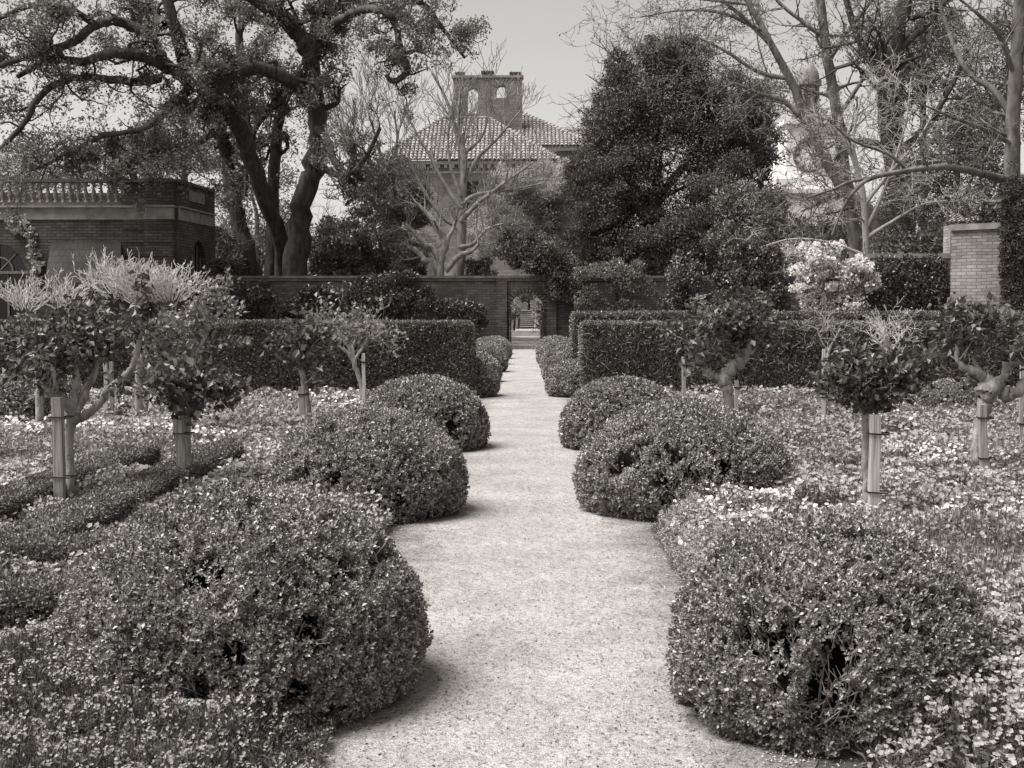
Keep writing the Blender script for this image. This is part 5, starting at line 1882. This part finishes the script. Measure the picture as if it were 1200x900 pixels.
# climbing roses and flower borders seen through the arch
GA = 'plants seen through the archway'
for px, py, Y, rx, ry, mt, lab in [(605, 360, 93, 4, 9, 'pale', 'pale shrub left of the far stairs beyond the archway'), (629, 360, 93, 4, 9, 'pale', 'pale shrub right of the far stairs beyond the archway'), (600, 362, 82, 7, 10, 'pale', 'pale flowering shrub seen through the archway, left side'), (633, 366, 78, 5, 12, 'pale', 'pale flowering shrub seen through the archway, right side'),
                                   (640, 385, 70, 4, 12, 'mid', 'leafy shrub just inside the archway, right side'), (617, 338, 106, 24, 11, 'mid', 'leafy hedge closing the view beyond the archway stairs'), (588, 375, 75, 5, 25, 'dark', 'dark shrub just inside the archway, left side'), (648, 360, 80, 8, 28, 'dark', 'dark shrub beyond the archway, far right side')]:
    wall_shrub('border_shrub', lab, 'shrub', [(px, py, Y, rx, ry, 1.2), (px, py + ry * .6, Y, rx * .9, ry * .7, 1.2)], 2600, .16, mt, 320 + px, group=GA, Y=Y, gap=.2)

# ------------------------------------------------------------------ small grafted trees on stakes
def stake(px, y0, y1, Y, w, label, lean=0., tie=True, mat='woodpale', group='stakes holding the small trees'):
    """square wooden post from the ground to the pixel height y0"""
    top = P(px, y0, Y)
    hw = w * Y / FPX / 2
    e = empty('wooden_stake', (top[0], Y, 0), label, 'stake', group)
    rng = np.random.default_rng(int(px * 7))
    mb = MB()
    n = 7
    zz = np.linspace(0, top[2], n)
    V, idx = [], []
    for i, z in enumerate(zz):
        xo = lean * (z - top[2]) + rng.normal() * hw * .13
        for a, b in ((-1, -1), (1, -1), (1, 1), (-1, 1)):
            V.append((top[0] + xo + a * hw * .94, Y + b * hw * .9, z))
            V.append((top[0] + xo + a * hw * (.94 if a * b > 0 else .8), Y + b * hw * (.8 if a * b > 0 else .94), z)) if False else None
    V = [v for v in V if v is not None]
    F = []
    for i in range(n - 1):
        for k in range(4):
            F.append((i * 4 + k, i * 4 + (k + 1) % 4, i * 4 + 4 + (k + 1) % 4, i * 4 + 4 + k))
    F.append((n * 4 - 4, n * 4 - 3, n * 4 - 2, n * 4 - 1))
    mb.add(V, F)
    mb.build('post', M[mat], e)
    if tie:
        t = MB()
        z = top[2] * .86
        h = hw * 1.16
        xo = lean * (z - top[2])
        for zz_ in ((z, .78) if y1 - y0 < 60 else (z, z * .45)):
            pass
        for zc in ([z] if (y1 - y0) < 70 else [z, top[2] * .42]):
            xo = lean * (zc - top[2])
            t.tube([(top[0] + xo - h, Y - h, zc), (top[0] + xo + h * 2.2, Y - h, zc - .006), (top[0] + xo + h * 2.6, Y + h * .4, zc + .004), (top[0] + xo + h, Y + h, zc), (top[0] + xo - h, Y + h, zc), (top[0] + xo - h, Y - h, zc)],
                   [.006 * max(1, Y / 10)] * 6, 5)
        t.build('tie', M['darkmetal'], e)
    return e


def wood(nm='weathered wood', k=1.0):
    m, nt, b, out = newmat(nm)
    tc = N(nt, 'ShaderNodeTexCoord')
    mp = N(nt, 'ShaderNodeMapping')
    mp.inputs['Scale'].default_value = (40, 40, 2.0)
    nt.links.new(tc.outputs['Object'], mp.inputs[0])
    nz = N(nt, 'ShaderNodeTexNoise', Scale=1.6, Detail=5.0)
    nt.links.new(mp.outputs[0], nz.inputs['Vector'])
    nt.links.new(ramp2(nt, nz.outputs[0], [(.3, .14 * k), (.5, .27 * k), (.7, .38 * k)]), b.inputs['Base Color'])
    b.inputs['Roughness'].default_value = .9
    bp = N(nt, 'ShaderNodeBump', Strength=.6, Distance=.008)
    nt.links.new(nz.outputs[0], bp.inputs['Height'])
    nt.links.new(bp.outputs[0], b.inputs['Normal'])
    return m


M['wood'] = wood()
M['woodpale'] = wood('pale sawn wood', 1.5)


def garden_tree(px, Y, label, limbs, seed, blobs=(), nleaf=0, L=.07, sp=5, sl=.35, tipl=2, tipL=None, bark='gnarl', mat='rose', bare=False, up=.3, minr=.0025, kids=3, lev=2, wob=.28, twmat=None, gap=.3, bias=(0, 0, .3), flat=1, t0=.5, sprouted=None, asp=.68):
    rng = np.random.default_rng(seed)
    e = empty('grafted_tree', (X(px, Y), Y, 0), label, 'small tree', 'small grafted trees in the flower beds')
    t, tw = MB(), Tw()
    for i, l in enumerate(limbs):
        pos, rad = limb(t, l, Y, rng, 9, jit=.16, lump=.3)
        if sprouted is None or i in sprouted:
            sprout(tw, pos, rad, sp, sl, lev, rng, t0=t0, rr=.5, bias=bias, wob=wob, up=.1, nseg=3, kids=kids, ratio=.65, minr=minr)
    t.build('trunk', M[bark], e)
    b = MB()
    tw.flush(b, 4)
    if b.n:
        b.build('branches', M[twmat or bark], e)
    f = MB()
    if tipl and tw.tips and not bare:
        tip_leaves(f, tw.tips, rng, tipl, L * .7, tipL or L, asp=asp)
    if blobs:
        blob_leaves(f, ragged([pblob(*q) for q in blobs], rng, 6), int(nleaf * .95), L * .84, rng, seed, .25, gap + .15, asp=asp, up=.1)
    if f.n:
        f.build('crown', M[mat], e)
    return e


# left bed
garden_tree(82, 9.5, 'broad low tree at the left with looping limbs beside a square post',
            [[(86, 640, 5.5), (83, 575, 5), (81, 530, 5), (84, 495, 6), (80, 474, 5, -.1), (66, 464, 4.5, -.1), (54, 455, 4, -.1), (47, 438, 3, 0), (40, 412, 2)],
             [(64, 463, 3.5, -.1), (66, 448, 3, -.2), (62, 430, 2.4, -.2), (70, 405, 1.6)],
             [(84, 492, 6), (100, 487, 5), (112, 478, 4.5), (121, 468, 4.2), (128, 456, 4), (145, 442, 4), (156, 428, 3.8), (161, 409, 3.4), (165, 385, 2.4), (158, 360, 1.4)],
             [(84, 490, 6, .1), (98, 465, 5, .2), (107, 445, 4.4, .3), (113, 428, 3.6, .3), (112, 405, 2.6, .3), (118, 375, 1.5, .3)],
             [(84, 480, 5, .1), (90, 445, 4, .2), (82, 410, 3, .3), (75, 380, 1.6, .3)]], 401,
            blobs=[(70, 396, 9.5, 80, 24, .42), (140, 386, 9.5, 52, 22, .36), (15, 402, 9.5, 52, 30, .35), (100, 412, 9.6, 62, 14, .3), (195, 402, 9.6, 30, 14, .26), (50, 380, 9.7, 50, 16, .3), (-30, 400, 9.6, 40, 34, .3), (120, 368, 9.6, 22, 10, .2), (60, 430, 9.6, 24, 12, .2)], nleaf=2300, L=.056, sp=7, sl=.14, gap=.6)
stake(67, 466, 577, 9.25, 12, 'thick square wooden post beside the broad tree at the left', mat='wood')
garden_tree(223, 10.4, 'small tree with drooping leafy head on a split trunk behind the largest dome',
            [[(224, 620, 4), (222, 560, 3.6), (220, 520, 3.6), (219, 492, 4.5), (224, 480, 5), (238, 470, 4), (252, 462, 2.5)],
             [(219, 495, 5), (210, 482, 4), (203, 470, 3), (196, 460, 2)]], 402,
            blobs=[(238, 456, 10.4, 44, 16, .28), (215, 470, 10.4, 26, 20, .2), (262, 470, 10.4, 18, 14, .15), (250, 446, 10.4, 36, 12, .22), (275, 450, 10.4, 20, 10, .12)], nleaf=800, L=.07, sp=5, sl=.22, gap=.2)
stake(210, 492, 572, 10.2, 11, 'weathered grey post against the drooping-headed tree behind the largest dome', mat='wood', lean=-.04)
garden_tree(222, 15.0, 'pruned pale tree with open leafy sprays right of the two slim stakes',
            [[(226, 540, 5), (225, 480, 4.5), (222, 452, 4.5), (218, 438, 4), (205, 424, 3.8), (192, 415, 3.4), (184, 408, 2.5), (180, 398, 1.5)],
             [(220, 440, 3.4), (226, 420, 3), (224, 400, 2.2), (215, 380, 1.4)],
             [(224, 425, 2.4), (238, 400, 2), (248, 380, 1.6), (262, 362, 1)],
             [(192, 415, 2.2), (188, 402, 1.8), (186, 392, 1)]], 403,
            blobs=[(240, 372, 15, 30, 14, .4), (262, 356, 15, 24, 9, .3), (222, 395, 15, 20, 10, .3), (265, 400, 15, 26, 8, .3)], nleaf=520, L=.062, sp=8, sl=.26, tipl=2, t0=.4, gap=.6, mat='bed')
garden_tree(355, 16.2, 'small tree with pale shiny rounded leaves on a leaning split post',
            [[(364, 560, 4.5), (362, 495, 4), (359, 465, 3.6), (354, 440, 3.2), (350, 425, 2.6), (345, 410, 1.8)],
             [(351, 430, 2.2), (362, 412, 1.8), (372, 398, 1.2)]], 404,
            blobs=[(345, 398, 16.2, 32, 16, .3), (330, 408, 16.2, 22, 16, .22), (366, 395, 16.2, 24, 14, .25), (352, 418, 16.2, 18, 12, .18)], nleaf=560, L=.098, sp=4, sl=.3, gap=.1)
stake(353, 453, 496, 16.0, 6.5, 'short split wooden stake under the shiny-leafed small tree', mat='wood', lean=-.05)
garden_tree(418, 20.5, 'little bare-limbed tree with spread arms at the hedge, left of the domes',
            [[(426, 520, 3.4), (424, 462, 3), (420, 440, 2.8), (415, 425, 3), (408, 414, 2.2), (398, 406, 1.8), (388, 407, 1.2)],
             [(415, 424, 2.2), (414, 405, 1.6), (420, 392, 1)], [(416, 422, 2.2), (424, 408, 1.6), (432, 395, 1)], [(416, 424, 2), (405, 400, 1.4), (398, 388, .8)]], 405,
            blobs=[(400, 392, 20.5, 34, 16, .45), (430, 388, 20.5, 24, 14, .4)], nleaf=420, L=.08, sp=5, sl=.5, tipl=1, mat='bed', gap=.6)
stake(426, 414, 461, 20.2, 4, 'thin pale stake beside the little bare-limbed tree at the hedge')
stake(123.5, 425, 484, 17.2, 4.5, 'slim light stake at the left, left of a close pair')
stake(130.5, 424, 484, 17.3, 4.5, 'slim darker stake at the left, right of a close pair', mat='wood')


# pollarded heads of bleached twigs
def pollard(px, Y, blobs, base, label, seed, n=150):
    rng = np.random.default_rng(seed)
    e = empty('pollarded_tree', (X(px, Y), Y, 0), label, 'small tree', 'pollarded trees with bleached twigs')
    t, tw = MB(), Tw()
    limb(t, base, Y, rng, 8, jit=.1)
    t.build('trunk', M['gnarl'], e)
    for (bx, by, rx, ry) in blobs:
        c = P(bx, by, Y)
        s = Y / FPX
        for k in range(n):
            a = rng.uniform(0, 2 * PI)
            f = rng.random() ** .5
            st0 = c + np.array([math.cos(a) * f * rx * s * .45, math.sin(a) * f * rx * s * .45, rng.uniform(-.1, .25) * ry * s])
            d = nrm(np.array([math.cos(a) * f * 1.0, math.sin(a) * f * 1.0, 1.0 - .45 * f]) + rng.normal(size=3) * .15)
            grow(tw, st0, d, ry * s * rng.uniform(.45, 1.0), .0052, 2, rng, wob=.17, up=.09, nseg=4, kids=2, ratio=.42, spread=.5, minr=.0034)
    b = MB()
    tw.flush(b, 4)
    b.build('twigs', M['twigwhite'], e)
    return e


pollard(160, 17.2, [(140, 346, 48, 46), (200, 350, 40, 40), (165, 352, 30, 44)], [(165, 540, 5), (163, 470, 4.5), (162, 410, 4.5), (160, 370, 6), (158, 355, 7)], 'pollarded tree with a bright bleached twig head before the pavilion awning', 421, n=95)
pollard(45, 16.4, [(30, 362, 34, 34), (75, 360, 34, 34)], [(48, 540, 5), (46, 470, 4.5), (45, 410, 4.5), (46, 375, 6)], 'duller pollarded twig head at the left edge under the arched window', 422, n=60)

# right bed
garden_tree(856, 18.0, 'gnarled tree with a thick forked limb and broad leafy head on the right',
            [[(858, 540, 6.5), (857, 490, 6), (854, 462, 6.5), (849, 447, 8), (858, 432, 7.5), (868, 424, 7), (875, 412, 6), (877, 398, 4.5), (880, 385, 3)],
             [(851, 446, 6), (838, 441, 5), (831, 438, 4.5), (824, 428, 3.6), (817, 418, 2.6), (812, 405, 1.5)],
             [(872, 418, 3), (882, 412, 2), (890, 400, 1.2)],
             [(868, 424, 2.5), (858, 405, 2), (850, 385, 1.4)]], 411,
            blobs=[(822, 380, 18, 46, 13, .55), (862, 368, 18, 32, 14, .5), (795, 392, 18, 20, 14, .4), (845, 358, 18, 36, 14, .45), (888, 360, 18, 22, 22, .35), (878, 350, 18, 20, 16, .3)], nleaf=820, L=.1, sp=5, sl=.32, gap=.3)
stake(863.5, 446, 484, 17.7, 4.5, 'stake touching the gnarled forked tree on the right', mat='wood')
stake(801.5, 418, 467, 20.5, 4.5, 'short pale stake left of the gnarled forked tree', mat='wood')
garden_tree(966, 17.6, 'bare stick-like small tree between two thin stakes on the right',
            [[(968, 520, 2.5), (967, 470, 2.2), (968, 430, 2), (972, 410, 1.8), (978, 398, 1.2), (985, 385, .8)], [(970, 412, 1.5), (962, 398, 1), (958, 385, .6)]], 412, sp=6, sl=.3, bare=True, twmat='twig')
stake(965.5, 409, 488, 17.4, 3.6, 'tall thin stake, left one of a pair before the right hedge')
stake(973, 418, 488, 17.6, 3.0, 'tall thin stake, right one of a pair before the right hedge', mat='wood')
garden_tree(1041, 19.0, 'bare fan of pale twigs on a short stem before the right hedge',
            [[(1042, 520, 3), (1041, 470, 2.6), (1041, 430, 2.6), (1040, 416, 3), (1034, 406, 2), (1026, 398, 1.2), (1012, 388, .8)],
             [(1041, 416, 2.2), (1038, 398, 1.4), (1036, 384, .8)], [(1042, 416, 2), (1050, 404, 1.4), (1056, 392, .8)]], 413, sp=8, sl=.3, bare=True, twmat='twigwhite', kids=3, wob=.2)
stake(1041.5, 418, 445, 18.8, 4.5, 'pale stake directly under the bare fan of twigs', tie=False)
garden_tree(1015, 8.9, 'small tree with dense dark funnel-shaped head tied to a pale square post',
            [[(1014, 640, 4.5), (1015, 580, 4.5), (1014, 540, 4.5), (1015, 500, 4.5), (1017, 484, 5), (1030, 468, 4), (1042, 452, 3), (1048, 436, 2)],
             [(1017, 486, 4), (1003, 472, 3.5), (990, 458, 2.6), (980, 445, 1.6)],
             [(1018, 484, 3.5), (1018, 460, 2.8), (1016, 440, 1.8)], [(1030, 478, 3), (1048, 468, 2.4), (1066, 455, 1.6), (1072, 438, 1)]], 414,
            blobs=[(1012, 447, 8.9, 40, 14, .24), (985, 445, 8.9, 20, 18, .14), (1030, 462, 8.9, 30, 18, .17), (1005, 464, 8.9, 26, 16, .15), (1040, 442, 8.9, 24, 16, .15), (1018, 478, 8.9, 16, 8, .08)], nleaf=1150, L=.054, sp=7, sl=.16, gap=.0, mat='rose')
stake(1025, 486, 597, 8.75, 12, 'thick pale square post under the dense dark funnel-shaped head')
garden_tree(1152, 11.4, 'gnarled knobbly tree with twisted pale limbs at the right edge',
            [[(1142, 620, 6.5), (1142, 555, 6), (1144, 520, 6), (1149, 490, 7), (1154, 470, 10), (1160, 456, 13), (1168, 452, 9), (1180, 466, 7), (1192, 458, 6.5), (1206, 446, 6), (1222, 436, 4)],
             [(1160, 452, 8), (1152, 440, 6), (1140, 434, 5), (1128, 430, 4), (1121, 418, 3), (1124, 396, 2), (1130, 378, 1.2)],
             [(1168, 450, 6), (1176, 442, 5), (1180, 428, 4.5), (1190, 424, 5), (1204, 424, 4), (1220, 420, 3)],
             [(1150, 440, 3), (1142, 420, 2.4), (1146, 400, 1.6), (1140, 380, 1)]], 415,
            blobs=[(1124, 385, 11.4, 18, 26, .17), (1132, 368, 11.4, 16, 14, .13), (1140, 412, 11.4, 20, 14, .14), (1112, 402, 11.4, 12, 14, .1), (1158, 390, 11.4, 16, 14, .13), (1196, 395, 11.4, 24, 16, .16)], nleaf=400, L=.072, sp=4, sl=.25, gap=.1)
stake(1150.5, 474, 555, 11.2, 9, 'dark weathered post against the knobbly tree at the right edge', mat='wood', lean=-.06)
stake(1198, 428, 508, 13.5, 4.5, 'thin stake at the very right edge beyond the knobbly tree', mat='wood')
